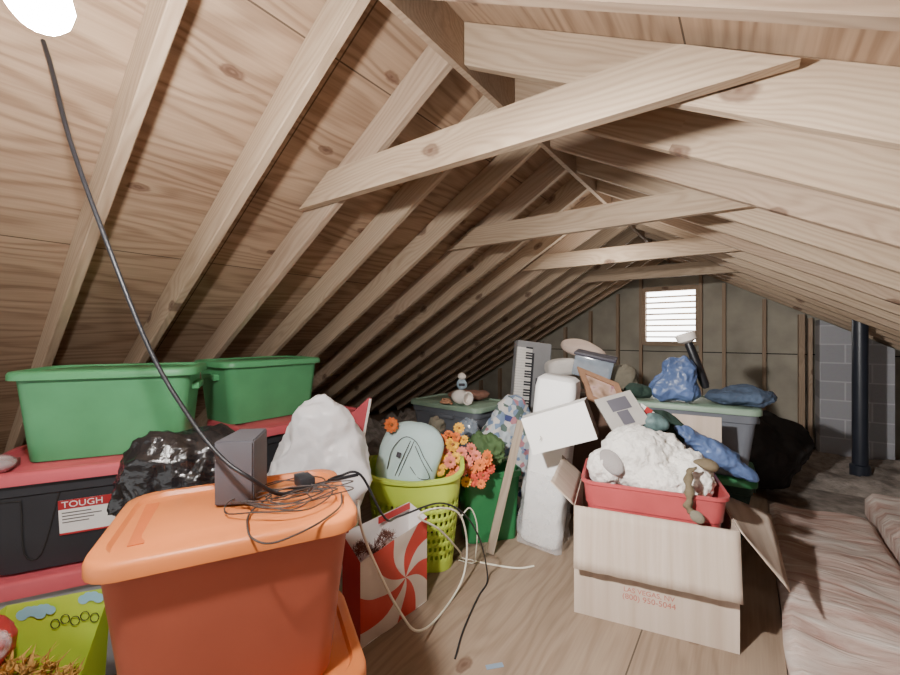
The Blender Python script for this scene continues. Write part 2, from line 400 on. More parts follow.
def blob(name, radii, mat, parent=None, sub=5, amp=0.06, sc=3.0, ridge=0.0, rsc=6.0, seed=0, flat=True, prof=None, loc=None, rot=None, power=1.0):
    """a soft lump: a sphere pulled into a silhouette, dented and creased"""
    bm = bmesh.new(); bmesh.ops.create_icosphere(bm, subdivisions=sub, radius=1.0)
    s = Vector((seed * 7.3, seed * 3.1, seed * 1.7))
    for v in bm.verts:
        n = v.co.normalized()
        c = n.copy()
        if power != 1.0:
            c = Vector([math.copysign(abs(q) ** power, q) for q in c])
        if prof:
            f = prof((c.z + 1) / 2); c.x *= f[0]; c.y *= f[0]; c.x += f[1]; 
        p = Vector((c.x * radii[0], c.y * radii[1], c.z * radii[2]))
        d = amp * noise.noise(p * sc + s)
        if ridge:
            q = p * rsc + s
            d -= ridge * (abs(noise.noise(q)) + 0.5 * abs(noise.noise(q * 2.3)))
        p += n * d
        if flat:
            p.z += radii[2]; p.z = max(p.z, 0.0)
        v.co = p
    return obj(name, bm, mat, parent, smooth=180, loc=loc, rot=rot)
def text(name, body, size, mat, parent, loc, rot, align='CENTER'):
    cu = bpy.data.curves.new(name, 'FONT'); cu.body = body; cu.size = size; cu.align_x = align; cu.extrude = 0.0004; cu.fill_mode = 'BOTH'
    cu.materials.append(mat)
    tmp = bpy.data.objects.new(name + '_curve', cu); COL.objects.link(tmp)
    me = bpy.data.meshes.new_from_object(tmp.evaluated_get(bpy.context.evaluated_depsgraph_get()))
    bpy.data.objects.remove(tmp)
    if not me.materials: me.materials.append(mat)
    o = bpy.data.objects.new(name, me); COL.objects.link(o); o.parent = parent; o.location = loc; o.rotation_euler = rot
    return o
def frame_obj(name, origin, xa, za, mat_obj=None):
    """orientation from a width direction and an up direction"""
    x = Vector(xa).normalized(); z = Vector(za).normalized(); y = z.cross(x).normalized(); z = x.cross(y).normalized()
    return Matrix((x, y, z)).transposed().to_euler()

# ------------------------------------------------------------------ the attic shell
def slope(x): return SLOPE_L if x < RIDGE_X else SLOPE_R
def roof_z(x): return RIDGE_Z + RV - slope(x) * abs(x - RIDGE_X)     # underside of the decking
Y0 = -2.6
for side, nm in ((-1, 'ceiling_left'), (1, 'ceiling_right')):
    ang = math.atan(SLOPE_L if side < 0 else SLOPE_R)
    bm = B(0, 5.0 / math.cos(ang), Y0, BACK_Y + 0.02, 0, 0.014)
    if side < 0:
        for v in bm.verts: v.co.x *= -1
    tag(obj(nm, bm, M['deck'], smooth=None, loc=(RIDGE_X, 0, RIDGE_Z + RV), rot=(0, side * ang, 0)), kind='structure')
FX = 0.12
tag(obj('floor', B(-5.6, FX, Y0, BACK_Y, -0.02, 0), M['floorply'], smooth=None), kind='structure')
tag(obj('floor_under_insulation', B(FX, 3.9, Y0, BACK_Y, -0.12, -0.02), M['dust'], smooth=None), kind='structure')
# gable wall with the vent opening
VX0, VX1, VZ0, VZ1 = -1.195, -0.545, 1.2, 1.925
bm = bmesh.new()
def wallpoly(pts): prism(bm, pts, BACK_Y, BACK_Y + 0.03)
def rz(x): return roof_z(x)
wallpoly([(-5.03, -0.02), (VX0, -0.02), (VX0, rz(VX0)), (-5.03, rz(-5.03))])
wallpoly([(VX1, -0.02), (3.9, -0.02), (3.9, rz(3.9)), (VX1, rz(VX1))])
wallpoly([(VX0, -0.02), (VX1, -0.02), (VX1, VZ0), (VX0, VZ0)])
wallpoly([(VX0, VZ1), (VX1, VZ1), (VX1, rz(VX1)), (RIDGE_X, rz(RIDGE_X)), (VX0, rz(VX0))])
wall = tag(obj('wall_back', bm, M['sheath'], smooth=None), kind='structure')
obj('seam', B(-4.6, 3.6, -0.003, 0.001, -0.006, 0.006), M['darkfabric'], wall, smooth=None, loc=(0, BACK_Y, 1.07))
# louvred gable vent
win = tag(empty('window_1', (VX0, BACK_Y, VZ0)), kind='structure')
vw, vh = VX1 - VX0, VZ1 - VZ0
bm = bmesh.new()
for a in ((-0.03, 0.02, -0.04, vh + 0.04), (vw - 0.02, vw + 0.03, -0.04, vh + 0.04)): box(bm, a[0], a[1], -0.06, 0.05, a[2], a[3])
for a in ((-0.05, 0.012), (vh - 0.012, vh + 0.05)): box(bm, 0.02, vw - 0.02, -0.06, 0.05, a[0], a[1])
obj('window_frame', bm, M['stud'], win, smooth=None)
bm = bmesh.new()
ns = 9
for i in range(1, ns):
    z = vh * i / ns
    vs = box(bm, 0.02, vw - 0.02, 0.0, 0.035, z - 0.004, z + 0.004)
    for v in vs:
        if v.co.y > 0.02: v.co.z -= 0.016
obj('louvre_slats', bm, M['stud'], win, smooth=None)

# framing: everything below is lumber one could count
ORD = ['first', 'second', 'third', 'fourth', 'fifth', 'sixth', 'seventh', 'eighth', 'ninth', 'tenth', 'eleventh', 'twelfth', 'thirteenth', 'fourteenth', 'fifteenth', 'sixteenth']
def rafter(side, k):
    y = 1.243 + 0.41 * k if side > 0 else 1.19 + 0.402 * k
    sl = SLOPE_L if side < 0 else SLOPE_R; ang = math.atan(sl)
    n = RV * math.cos(ang); ln = min(4.55, (RIDGE_Z + 0.0) / sl - 0.03) / math.cos(ang)
    bm = bmesh.new()
    # local x runs down the slope, z square to it; plumb cut at the ridge
    t = math.tan(ang)
    prism(bm, [(n * t + 0.002, -n), (ln, -n), (ln, -0.001), (0.002, -0.001)], 0, 0.038)
    if side < 0:
        for v in bm.verts: v.co.x *= -1
    bmesh.ops.bevel(bm, geom=list(bm.edges), offset=0.003, segments=1, affect='EDGES')
    o = obj('rafter', bm, M['lumber'] if (k + (side > 0)) % 3 else M['lumber2'], smooth=None, loc=(RIDGE_X + side * 0.013, y, RIDGE_Z + RV - 0.013 * sl), rot=(0, side * ang, 0))
    i = k + 2 if side < 0 else k + 1
    tag(o, f'{ORD[i]} pine rafter from the camera on the roof slope over the ' + ('green totes' if side < 0 else 'black vent pipe'), 'rafter',
        'rafters of the slope over the ' + ('green totes' if side < 0 else 'black vent pipe'))
for k in range(-2, 13): rafter(-1, k)
for k in range(-1, 13): rafter(1, k)
o = obj('ridge_board', B(-0.0125, 0.0125, 0.0, BACK_Y + 2.55, -0.19, -0.001), M['stud'], smooth=None, loc=(RIDGE_X, -2.55, RIDGE_Z + RV))
tag(o, 'thin ridge board where the two rows of rafters meet', 'ridge board')
for j in range(4):
    y = 1.243 + 1.23 * j
    zb = CH + 0.62; h = 0.135
    xl, xr = -1.775, 0.095
    bm = bmesh.new()
    prism(bm, [(xl - RIDGE_X, 0), (xr - RIDGE_X, 0), (xr - h / SLOPE_R - RIDGE_X, h), (xl + h / SLOPE_L - RIDGE_X, h)], -0.04, -0.002)
    yl, yr = 1.19 + 0.402 * 3 * j, 1.243 + 0.41 * 3 * j
    for v in bm.verts: v.co.y += (yl - y) - (yr - yl) * 0.28 + (yr - yl) * (v.co.x + RIDGE_X - xl) / (xr - xl)
    o = obj('collar_tie', bm, M['lumber'], smooth=None, loc=(RIDGE_X, y, zb))
    tag(o, ['nearest and largest collar tie, a knotty board nailed across two rafters', 'second collar tie, behind the large knotty one', 'third collar tie, between second tie and the tie nearest the vent', 'farthest collar tie, the thin one nearest the louvred gable vent'][j], 'collar tie', 'collar ties across the rafters')
studs = [(-3.95, 'stud'), (-3.55, 'stud'), (-3.15, 'stud'), (-2.75, 'stud'), (-2.35, 'stud'), (-1.95, 'stud'), (-1.55, 'stud'), (-1.235, 'vent'), (-0.505, 'vent'), (-0.25, 'stud'), (0.158, 'stud')]
for i, (x, kd) in enumerate(studs):
    top = roof_z(x) - RV - 0.02
    if kd == 'vent': top = roof_z(x) - 0.16
    bm = B(-0.019, 0.019, -0.09, -0.004, 0, top, bevel=0.002)
    # lay the grain upright: build along local x then turn
    for v in bm.verts: v.co = Vector((v.co.z, v.co.y, -v.co.x))
    o = obj('wall_stud', bm, M['stud'], smooth=None, loc=(x, BACK_Y, 0.0), rot=(0, -PI / 2, 0))
    left_n = {6: 'first', 5: 'second', 4: 'third', 3: 'fourth', 2: 'fifth', 1: 'sixth', 0: 'seventh'}
    if i <= 6: lb = f'{left_n[i]} bare wall stud from the vent framing, toward the keyboard, against the brown gable wall'
    elif i == 7: lb = 'wall stud along the keyboard side of the louvred vent'
    elif i == 8: lb = 'wall stud along the block chimney side of the louvred vent'
    elif i == 9: lb = 'first free-standing stud between the louvred vent and the block chimney'
    else: lb = 'second free-standing stud between the louvred vent and the block chimney'
    tag(o, lb, 'wall stud', 'studs of the gable wall')
for i, x in enumerate((0.50, 0.575)):
    w = 0.028 if i == 0 else 0.018
    bm = B(-w, w, -0.14, -0.004, 0, roof_z(x) - RV - 0.03, bevel=0.002)
    for v in bm.verts: v.co = Vector((v.co.z, v.co.y, -v.co.x))
    o = obj('corner_post', bm, M['stud'] if i == 0 else M['lumber2'], smooth=None, loc=(x, BACK_Y, 0), rot=(0, -PI / 2, 0))
    tag(o, ['broad reddish post standing just before the block chimney', 'thin pale post squeezed between reddish post and block chimney'][i], 'post')
# chimney
zt = roof_z(1.2) - 0.03
bm = bmesh.new()
prism(bm, [(0, -0.0), (0.56, -0.0), (0.56, roof_z(1.19) - RV - 0.03), (0, roof_z(0.63) - RV - 0.03)], 0, 0.36)
tag(obj('chimney', bm, M['block'], smooth=None, loc=(0.625, 5.9, 0)), 'grey concrete block chimney rising behind the black pipe', 'chimney')
bm = lathe([(0.054, 0), (0.054, 1.6)], 24)
pr = empty('vent_pipe', (0.80, 5.045, -0.02), 0, 'tall black plastic vent pipe standing before the block chimney', 'pipe')
obj('tube', lathe([(0.054, 0.0), (0.054, 1.60)], 24), M['blackpipe'], pr)
obj('collar', lathe([(0.07, 0.06), (0.07, 0.16), (0.055, 0.17)], 24), M['blackpipe'], pr)

# insulation
def batt(x0, x1, y0, y1, h, seed, label):
    bm = bmesh.new(); nx, ny = 16, int((y1 - y0) / 0.04)
    g = []
    for j in range(ny + 1):
        row = []
        for i in range(nx + 1):
            u = i / nx; x = (x1 - x0) * u; y = (y1 - y0) * j / ny
            e = min(u, 1 - u) * 2; z = h * (1 - (1 - min(1, e * 7)) ** 3 * 0.3)
            z += 0.03 * noise.noise(Vector((x * 3, y * 2 + seed, seed))) + 0.014 * noise.noise(Vector((x * 9, y * 7, seed + 3)))
            x += 0.012 * noise.noise(Vector((y * 3, seed, 2.0)))
            row.append(bm.verts.new((x, y, z)))
        g.append(row)
    for j in range(ny):
        for i in range(nx): bm.faces.new((g[j][i], g[j][i + 1], g[j + 1][i + 1], g[j + 1][i]))
    # skirt down to the ceiling below
    be = [e for e in bm.edges if e.is_boundary]
    r = bmesh.ops.extrude_edge_only(bm, edges=be)
    for v in [q for q in r['geom'] if isinstance(q, bmesh.types.BMVert)]: v.co.z = 0.0
    o = obj('insulation_batt', bm, M['insulation'], smooth=60, loc=(x0, y0, -0.02))
    return tag(o, label, 'insulation')
batt(FX + 0.004, 0.66, -0.3, 3.84, 0.085, 1, 'long pinkish insulation batt lying beside the plywood floor edge')
batt(0.69, 1.30, -0.3, 4.2, 0.15, 2, 'raised pinkish insulation batt beyond the dark gap, at the picture edge')
def heap(name, x0, x1, y0, y1, h, mat, seed, label, res=0.05):
    bm = bmesh.new(); nx, ny = int((x1 - x0) / res), int((y1 - y0) / res); g = []
    for j in range(ny + 1):
        row = []
        for i in range(nx + 1):
            x, y = (x1 - x0) * i / nx, (y1 - y0) * j / ny
            e = min(i / nx, 1 - i / nx, j / ny, 1 - j / ny)
            z = h * min(1, e * 7) * (0.7 + 0.6 * noise.noise(Vector((x * 2.5, y * 2.5, seed))) + 0.35 * noise.noise(Vector((x * 9, y * 9, seed))) + 0.2 * noise.noise(Vector((x * 22, y * 22, seed))))
            row.append(bm.verts.new((x, y, max(0.001, z))))
        g.append(row)
    for j in range(ny):
        for i in range(nx): bm.faces.new((g[j][i], g[j][i + 1], g[j + 1][i + 1], g[j + 1][i]))
    o = obj(name, bm, mat, smooth=80, loc=(x0, y0, -0.018))
    return tag(o, label, 'insulation', kind='stuff')
heap('loose_insulation', 0.13, 2.4, 4.6, 5.88, 0.12, M['dust'], 4, 'grey dusty loose-fill insulation around the foot of the pipe')
heap('loose_insulation', -3.85, -2.75, 2.0, 6.18, 0.30, M['dust'], 9, 'grey dusty loose-fill insulation along the low eave behind the totes')

# ------------------------------------------------------------------ totes
def tote_parts(root, w, d, h, bm_mat, lid_mat, lid_t=0.045, taper=0.84, rc=0.05, latch=None, ribs=True, raised=0.0):
    bw, bd = w - 0.05, d - 0.05; hb = h - lid_t
    bm = bmesh.new()
    rings = [rr(bw * taper, bd * taper, rc, 0.0)]
    for t in (0.04, 0.5, 0.86 if ribs else 0.93): rings.append(rr(bw * (taper + (1 - taper) * t), bd * (taper + (1 - taper) * t), rc, hb * t))
    if ribs: rings += [rr(bw * (taper + (1 - taper) * 0.87) + 0.016, bd * (taper + (1 - taper) * 0.87) + 0.016, rc, hb * 0.875), rr(bw + 0.012, bd + 0.012, rc, hb)]
    else: rings += [rr(bw, bd, rc, hb)]
    loft(bm, rings)
    body = obj('body', bm, bm_mat, root)
    if lid_mat:
        bm = bmesh.new()
        rc2 = rc + 0.02
        loft(bm, [rr(w - 0.012, d - 0.012, rc2, hb + 0.0005), rr(w, d, rc2, hb + 0.002), rr(w, d, rc2, h - 0.012), rr(w - 0.008, d - 0.008, rc2, h - 0.003), rr(w - 0.026, d - 0.026, rc2, h),
                  rr(w - 0.06, d - 0.06, rc2, h), rr(w - 0.075, d - 0.075, rc2 * 0.9, h - 0.01 + raised), rr(w - 0.16, d - 0.16, rc2 * 0.8, h - 0.01 + raised), rr(w - 0.18, d - 0.18, rc2 * 0.8, h - 0.004 + raised)])
        obj('lid', bm, lid_mat, root, smooth=50)
    for s in (-1, 1):
        bm = bmesh.new(); box(bm, -0.012, 0.02, -d * 0.17, d * 0.17, -0.02, 0.012, bevel=0.006)
        if s < 0:
            for v in bm.verts: v.co.x *= -1
        obj('handle', bm, bm_mat if latch is None else latch, root, loc=(s * (bw / 2 + 0.0), 0, hb - 0.05))
    return body
def tote(lat, d_, ang_cam, w, d, z, h, bmat, lmat, label, cat='storage tote', name='storage_tote', group=None, **k):
    p = W(lat, d_, z)
    r = empty(name, p, R(ang_cam) + YAW, label, cat, group)
    b = tote_parts(r, w, d, h, bmat, lmat, **k)
    return r, b

# orange pair
OA = 26.0
G_OR = 'stacked orange totes'
lo_, _ = tote(-0.555, 1.105, OA, 0.575, 0.435, 0.0, 0.42, M['orange'], M['orange_lid'], 'lower orange tote, mostly hidden, carrying the other orange tote', group=G_OR, lid_t=0.04, ribs=False)
up_, _ = tote(-0.572, 1.09, OA, 0.57, 0.43, 0.421, 0.42, M['orange'], M['orange_lid'], 'upper orange tote with a speaker and tangled cables on its bright lid', group=G_OR, lid_t=0.04, ribs=False)
bm = bmesh.new()
for (x0, y0, x1, y1, wd) in ((-0.225, -0.11, -0.205, 0.14, 0.03),):
    vs = box(bm, x0, x0 + wd, y0, y1, 0.4105, 0.4125)
obj('tape_strip', bm, M['tape'], up_, smooth=None, rot=(0, 0, 0.06))

# black tote on a clear tote, then the green one on top
AA = 26.0
c_, s_ = math.cos(R(AA)), math.sin(R(AA))
def Aoff(t, b):  # t along the front edge, b back from it
    return (-1.298 + c_ * t - s_ * b, 1.455 + s_ * t + c_ * b)
ax, ad = Aoff(0.0, 0.265)
cl, _ = tote(ax, ad, AA, 0.77, 0.53, 0.0, 0.455, M['cleartote'], M['red'], 'clear tote with red lid under the labelled black tote', lid_t=0.06)
bt, bb = tote(ax, ad, AA, 0.77, 0.53, 0.456, 0.37, M['black'], M['red'], 'black tote with red lid and a white and red product sticker', lid_t=0.045, taper=0.82)
def front_y(bw, bd, taper, t): return -(bd * (taper + (1 - taper) * t)) / 2
# raised panel lines on the black tote's face
fx0, fx1 = front_y(0.72, 0.48, 0.82, 0.25), front_y(0.72, 0.48, 0.82, 0.8)
def face_pt(x, t): return Vector((x, front_y(0.72, 0.48, 0.82, t) - 0.002, 0.339 * t))
for xs in ((-0.34, -0.30, -0.215, -0.19), ):
    cord('moulded_line', [face_pt(xs[0], 0.08), face_pt(xs[1], 0.72), face_pt(xs[1] + 0.02, 0.78), face_pt(xs[2] - 0.0, 0.78), face_pt(xs[2] + 0.01, 0.72), face_pt(xs[2] + 0.01, 0.2), face_pt(xs[3] + 0.03, 0.18), face_pt(-0.10, 0.86)], 0.003, M['darkfabric'], bb, seg=4)
# sticker
tilt = math.atan2(fx0 - fx1, 0.339 * 0.55)
st_ = obj('sticker', B(-0.077, 0.083, -0.0015, 0.0, -0.077, 0.055), M['paper_white'], bb, smooth=None, loc=face_pt(-0.03, 0.57) + Vector((0, -0.003, 0)), rot=(tilt, 0, 0))
obj('sticker_band', B(-0.077, 0.083, -0.0022, -0.0003, 0.02, 0.055), M['stickerred'], st_, smooth=None)
obj('sticker_foot', B(-0.077, 0.083, -0.0022, -0.0003, -0.077, -0.070), M['stickerred'], st_, smooth=None)
text('lettering', 'TOUGH', 0.033, M['paper_white'], st_, (-0.068, -0.0026, 0.027), (PI / 2, 0, 0), 'LEFT')
bm = bmesh.new()
for i, wd in enumerate((0.055, 0.075, 0.06, 0.05)): box(bm, -0.068, -0.068 + wd * 1.5, -0.0021, -0.0005, 0.004 - i * 0.012, 0.008 - i * 0.012)
obj('fine_print', bm, M['ink'], st_, smooth=None)
# second stack along the eave
BX, BY = -2.225, 1.365
pB = Vector((BX, BY, 0))
def tote_w(x, y, z, rot, w, d, h, bm_, lm, label, **k):
    r = empty('storage_tote', (x, y, z), rot, label, 'storage tote', k.pop('group', None)); return r, tote_parts(r, w, d, h, bm_, lm, **k)
tote_w(BX, BY, 0.0, R(90), 0.76, 0.53, 0.44, M['cleartote'], M['red'], 'clear tote with red lid at the bottom of the stack behind the speaker', lid_t=0.06)
tote_w(BX, BY, 0.441, R(90), 0.76, 0.53, 0.384, M['black'], M['red'], 'black tote with red lid behind the speaker, under the smaller green tote', lid_t=0.045, taper=0.82)
# green totes
tote(-1.41, 1.715, 24, 0.60, 0.40, 0.8265, 0.34, M['green'], M['green'], 'larger-looking green tote standing on the black tote with the product sticker', group='green totes on red lids', lid_t=0.034, taper=0.89, ribs=False)
tote_w(-2.345, 1.245, 0.8255, R(91), 0.60, 0.42, 0.335, M['green'], M['green'], 'farther green tote, behind the speaker and next to the white bag', group='green totes on red lids', lid_t=0.034, taper=0.89, ribs=False)

# clear packet on the black tote's lid
px = W(*Aoff(-0.30, 0.06), 0.8265)
pk = empty('plastic_packet', px, YAW + R(AA), 'clear plastic packet with dark red print on the red lid', 'packet')
obj('packet_card', B(-0.07, 0.06, -0.03, 0.07, 0.0, 0.03, bevel=0.008), M['clearlabel'], pk)
blob('wrapper', (0.075, 0.058, 0.028), M['film'], pk, sub=4, amp=0.01, sc=14)

# ------------------------------------------------------------------ bags
blob('trash_bag', (0.225, 0.145, 0.495), M['blackbag'], sub=6, amp=0.05, sc=5, ridge=0.035, rsc=11, seed=2, loc=W(-0.92, 1.41, 0), rot=(0, 0, YAW + R(24)),
     prof=lambda t: (0.9 if t < 0.75 else 1.15, 0.0), power=0.7)
tag(bpy.context.scene.objects['trash_bag'], 'crumpled glossy black trash bag stuffed between orange and black totes', 'trash bag')
def wb(t):
    f = 0.66 if t < 0.4 else (0.66 + (t - 0.4) * 1.9 if t < 0.6 else 1.04 - (t - 0.6) * 1.15 - max(0, t - 0.9) * 3.5)
    return (max(f, 0.12), 0.10 * max(0, t - 0.5))
o = blob('white_bag', (0.235, 0.17, 0.53), M['whitebag'], sub=6, amp=0.055, sc=4, ridge=0.034, rsc=8, seed=5, loc=W(-0.60, 1.86, 0), rot=(0, 0, YAW), prof=wb, power=0.75)
tag(o, 'tall white plastic bag with a peaked top, behind the orange lid', 'plastic bag')

# red box flap behind white bag
rp = empty('red_gift_box', W(-0.455, 2.09, 0.0), YAW + R(-20), 'red cardboard piece with torn white edge sticking up behind white bag', 'cardboard piece')
bm = bmesh.new(); prism(bm, [(-0.09, 0), (-0.05, 0), (-0.04, 0.55), (0.05, 0.97), (0.035, 0.975), (-0.085, 0.87)], 0, 0.006)
obj('panel', bm, M['red'], rp, smooth=None)
bm = bmesh.new(); prism(bm, [(-0.052, 0.52), (-0.040, 0.52), (0.054, 0.97), (0.042, 0.97)], -0.006, 0.0)
obj('torn_edge', bm, M['paper_white'], rp, smooth=None)

# speaker on lid
sp = empty('speaker', W(-0.582, 1.078, 0.8415), YAW + R(8), 'small dark grey loudspeaker standing on the orange lid', 'speaker')
bm = bmesh.new()
loft(bm, [[Vector((-0.05, 0, z)), Vector((0.05, 0, z)), Vector((0.04, 0.15, z)), Vector((-0.04, 0.15, z))] for z in (0.0, 0.172)])
bmesh.ops.bevel(bm, geom=list(bm.edges), offset=0.003, segments=2, affect='EDGES')
obj('cabinet', bm, M['speaker'], sp)
obj('grille', B(-0.047, 0.047, -0.004, 0.001, 0.004, 0.168, bevel=0.0015), M['speaker'], sp)

# peppermint gift bag: origin at its near lower corner, x along the printed front
PA = 50.0
pb = empty('gift_bag', W(-0.37, 1.65, 0.001), YAW + R(PA), 'open gift bag printed with red and white peppermint swirl', 'gift bag')
def panel(bm, p00, p10, p11, p01, nx=14, nz=14, amp=0.006, seed=0, mi=0):
    g = []
    for j in range(nz + 1):
        row = []
        for i in range(nx + 1):
            u, v = i / nx, j / nz
            p = (p00 * (1 - u) + p10 * u) * (1 - v) + (p01 * (1 - u) + p11 * u) * v
            k = amp * noise.noise(p * 9 + Vector((seed, 0, seed))) * min(1, 6 * min(u, 1 - u)) 
            row.append(bm.verts.new(p + Vector((0, k, 0))))
        g.append(row)
    for j in range(nz):
        for i in range(nx): bm.faces.new((g[j][i], g[j][i + 1], g[j + 1][i + 1], g[j + 1][i])).material_index = mi
bw_, bd_, bh_ = 0.40, 0.125, 0.41
V = Vector
bm = bmesh.new(); panel(bm, V((0, 0, 0)), V((bw_, 0, 0)), V((bw_, 0.0, bh_)), V((0, 0.0, bh_ - 0.05)), amp=0.012)
obj('front_panel', bm, M['swirl'], pb, smooth=60)
bm = bmesh.new()
panel(bm, V((0, bd_, 0)), V((bw_, bd_, 0)), V((bw_, bd_, bh_ + 0.04)), V((0, bd_, bh_ + 0.03)), seed=4)
panel(bm, V((bw_, 0, 0)), V((bw_, bd_, 0)), V((bw_, bd_, bh_ + 0.04)), V((bw_, 0, bh_)), nx=6, amp=0)
panel(bm, V((0, 0, 0)), V((bw_, 0, 0)), V((bw_, bd_, 0)), V((0, bd_, 0)), nx=4, nz=4, amp=0)
obj('back_panel', bm, M['paper_white'], pb, smooth=60)
bm = bmesh.new(); panel(bm, V((0, 0, 0)), V((0, bd_, 0)), V((0, bd_, bh_ + 0.03)), V((0, 0, bh_ - 0.05)), nx=6, amp=0)
obj('side_panel', bm, M['red_paper'], pb, smooth=60)
bm = bmesh.new(); panel(bm, V((0.19, bd_ - 0.012, bh_ + 0.005)), V((bw_ - 0.005, bd_ - 0.012, bh_ + 0.01)), V((bw_ - 0.005, bd_ - 0.012, bh_ + 0.042)), V((0.19, bd_ - 0.012, bh_ + 0.037)), nx=4, nz=2, amp=0)
obj('red_trim', bm, M['red_paper'], pb, smooth=None)
# tinsel garland inside it
bm = bmesh.new(); rnd = random.Random(3)
for i in range(900):
    t = rnd.random(); c = V((0.02 + 0.2 * t, 0.03 + 0.06 * rnd.random(), 0.345 + 0.03 * math.sin(t * 9) + 0.02 * rnd.random()))
    d = V((rnd.gauss(0, 1), rnd.gauss(0, 0.6), rnd.gauss(0.3, 1))).normalized() * rnd.uniform(0.015, 0.034)
    s = V((rnd.gauss(0, 1), rnd.gauss(0, 1), rnd.gauss(0, 1))).normalized() * 0.0022
    q = c + d
    q.y = min(max(q.y, 0.022), bd_ - 0.02)
    bm.faces.new([bm.verts.new(c - s), bm.verts.new(c + s), bm.verts.new(q)])
tg = obj('tinsel_garland', bm, M['tinsel'], smooth=None, loc=pb.location, rot=pb.rotation_euler)
tag(tg, 'brown bristly tinsel garland spilling over the peppermint gift bag', 'garland')

# ------------------------------------------------------------------ lime laundry basket
lb = empty('laundry_basket', W(-0.20, 2.33, 0.001), YAW, 'lime green plastic laundry basket with square holes in its sides', 'laundry basket')
def even(ring, n):
    ln = [0.0]
    for i in range(len(ring)): ln.append(ln[-1] + (ring[(i + 1) % len(ring)] - ring[i]).length)
    out = []; k = 0
    for j in range(n):
        t = ln[-1] * j / n
        while ln[k + 1] < t: k += 1
        f = (t - ln[k]) / max(1e-9, ln[k + 1] - ln[k]); out.append(ring[k].lerp(ring[(k + 1) % len(ring)], f))
    return out
def brim(u):  # u angle; long sides dip, short ends rise
    return 0.51 + 0.07 * abs(math.cos(u)) ** 2.0
n, rows = 88, 22
bm = bmesh.new(); grid = []
for j in range(rows + 1):
    t = j / rows
    ring = even(rr(0.43 + 0.10 * t, 0.29 + 0.10 * t, 0.10, 0, n=8), 100)
    row = []
    for p in ring:
        u = math.atan2(p.y * 1.5, p.x); row.append(bm.verts.new((p.x, p.y, 0.0 + brim(u) * t)))
    grid.append(row)
bm.faces.new(list(reversed(grid[0])))
n = len(grid[0])
for j in range(rows):
    for i in range(n):
        hole = 3 <= j <= 16 and ((i % 2 == 0 and j % 4 in (0, 3)) or (i % 2 == 1 and j % 4 in (1, 2))) and j % 2 == 1
        if j in (17,) : hole = False
        if not hole: bm.faces.new((grid[j][i], grid[j][(i + 1) % n], grid[j + 1][(i + 1) % n], grid[j + 1][i]))
bk = obj('shell', bm, M['lime'], lb, smooth=60)
md = bk.modifiers.new('thickness', 'SOLIDIFY'); md.thickness = 0.004
bm = bmesh.new()
ring = even(rr(0.535, 0.395, 0.10, 0, n=8), 88); inner = even(rr(0.515, 0.375, 0.09, 0, n=8), 88)
outr = even(rr(0.562, 0.422, 0.11, 0, n=8), 88)
def lift(ps, dz): return [V((p.x, p.y, brim(math.atan2(p.y * 1.5, p.x)) + dz)) for p in ps]
loft(bm, [lift(inner, -0.004), lift(inner, 0.006), lift(outr, 0.004), lift(outr, -0.014), lift(ring, -0.016)], False, False)
obj('rim', bm, M['lime'], lb, smooth=50)
# backpack-like fabric bag in the basket
fb = empty('fabric_bag', W(-0.265, 2.33, 0.375), YAW + R(6), 'pale mint and white fabric bag with black piping in lime basket', 'bag', rot=(R(-14), R(10), YAW + R(6)))
blob('bag_body', (0.19, 0.11, 0.20), M['mint'], fb, sub=5, amp=0.03, sc=5, ridge=0.008, rsc=9, seed=8, power=0.72)
def onbag(x, z):  # a point a hair outside the bag's near face
    a = max(0.0, 1 - (abs(x) / 0.19) ** (2 / 0.72) - (abs(z - 0.20) / 0.20) ** (2 / 0.72))
    return V((x, -0.11 * a ** 0.36 - 0.006, z))
for pts in ([(-0.125, 0.13), (-0.115, 0.24), (-0.06, 0.315), (0.01, 0.30), (0.07, 0.22), (0.13, 0.15)], [(-0.075, 0.10), (-0.05, 0.20), (-0.02, 0.30)], [(-0.055, 0.10), (-0.03, 0.20), (0.0, 0.30)], [(0.01, 0.275), (0.06, 0.20), (0.12, 0.115), (0.06, 0.105), (0.0, 0.16)]):
    cord('piping', [onbag(*p) for p in pts], 0.0022, M['cable'], fb, seg=5)
bm = bmesh.new(); box(bm, -0.012, 0.012, -0.004, 0.0, -0.014, 0.014); obj('badge', bm, M['dark_print'], fb, smooth=None, loc=onbag(-0.075, 0.215), rot=(0, R(8), 0))

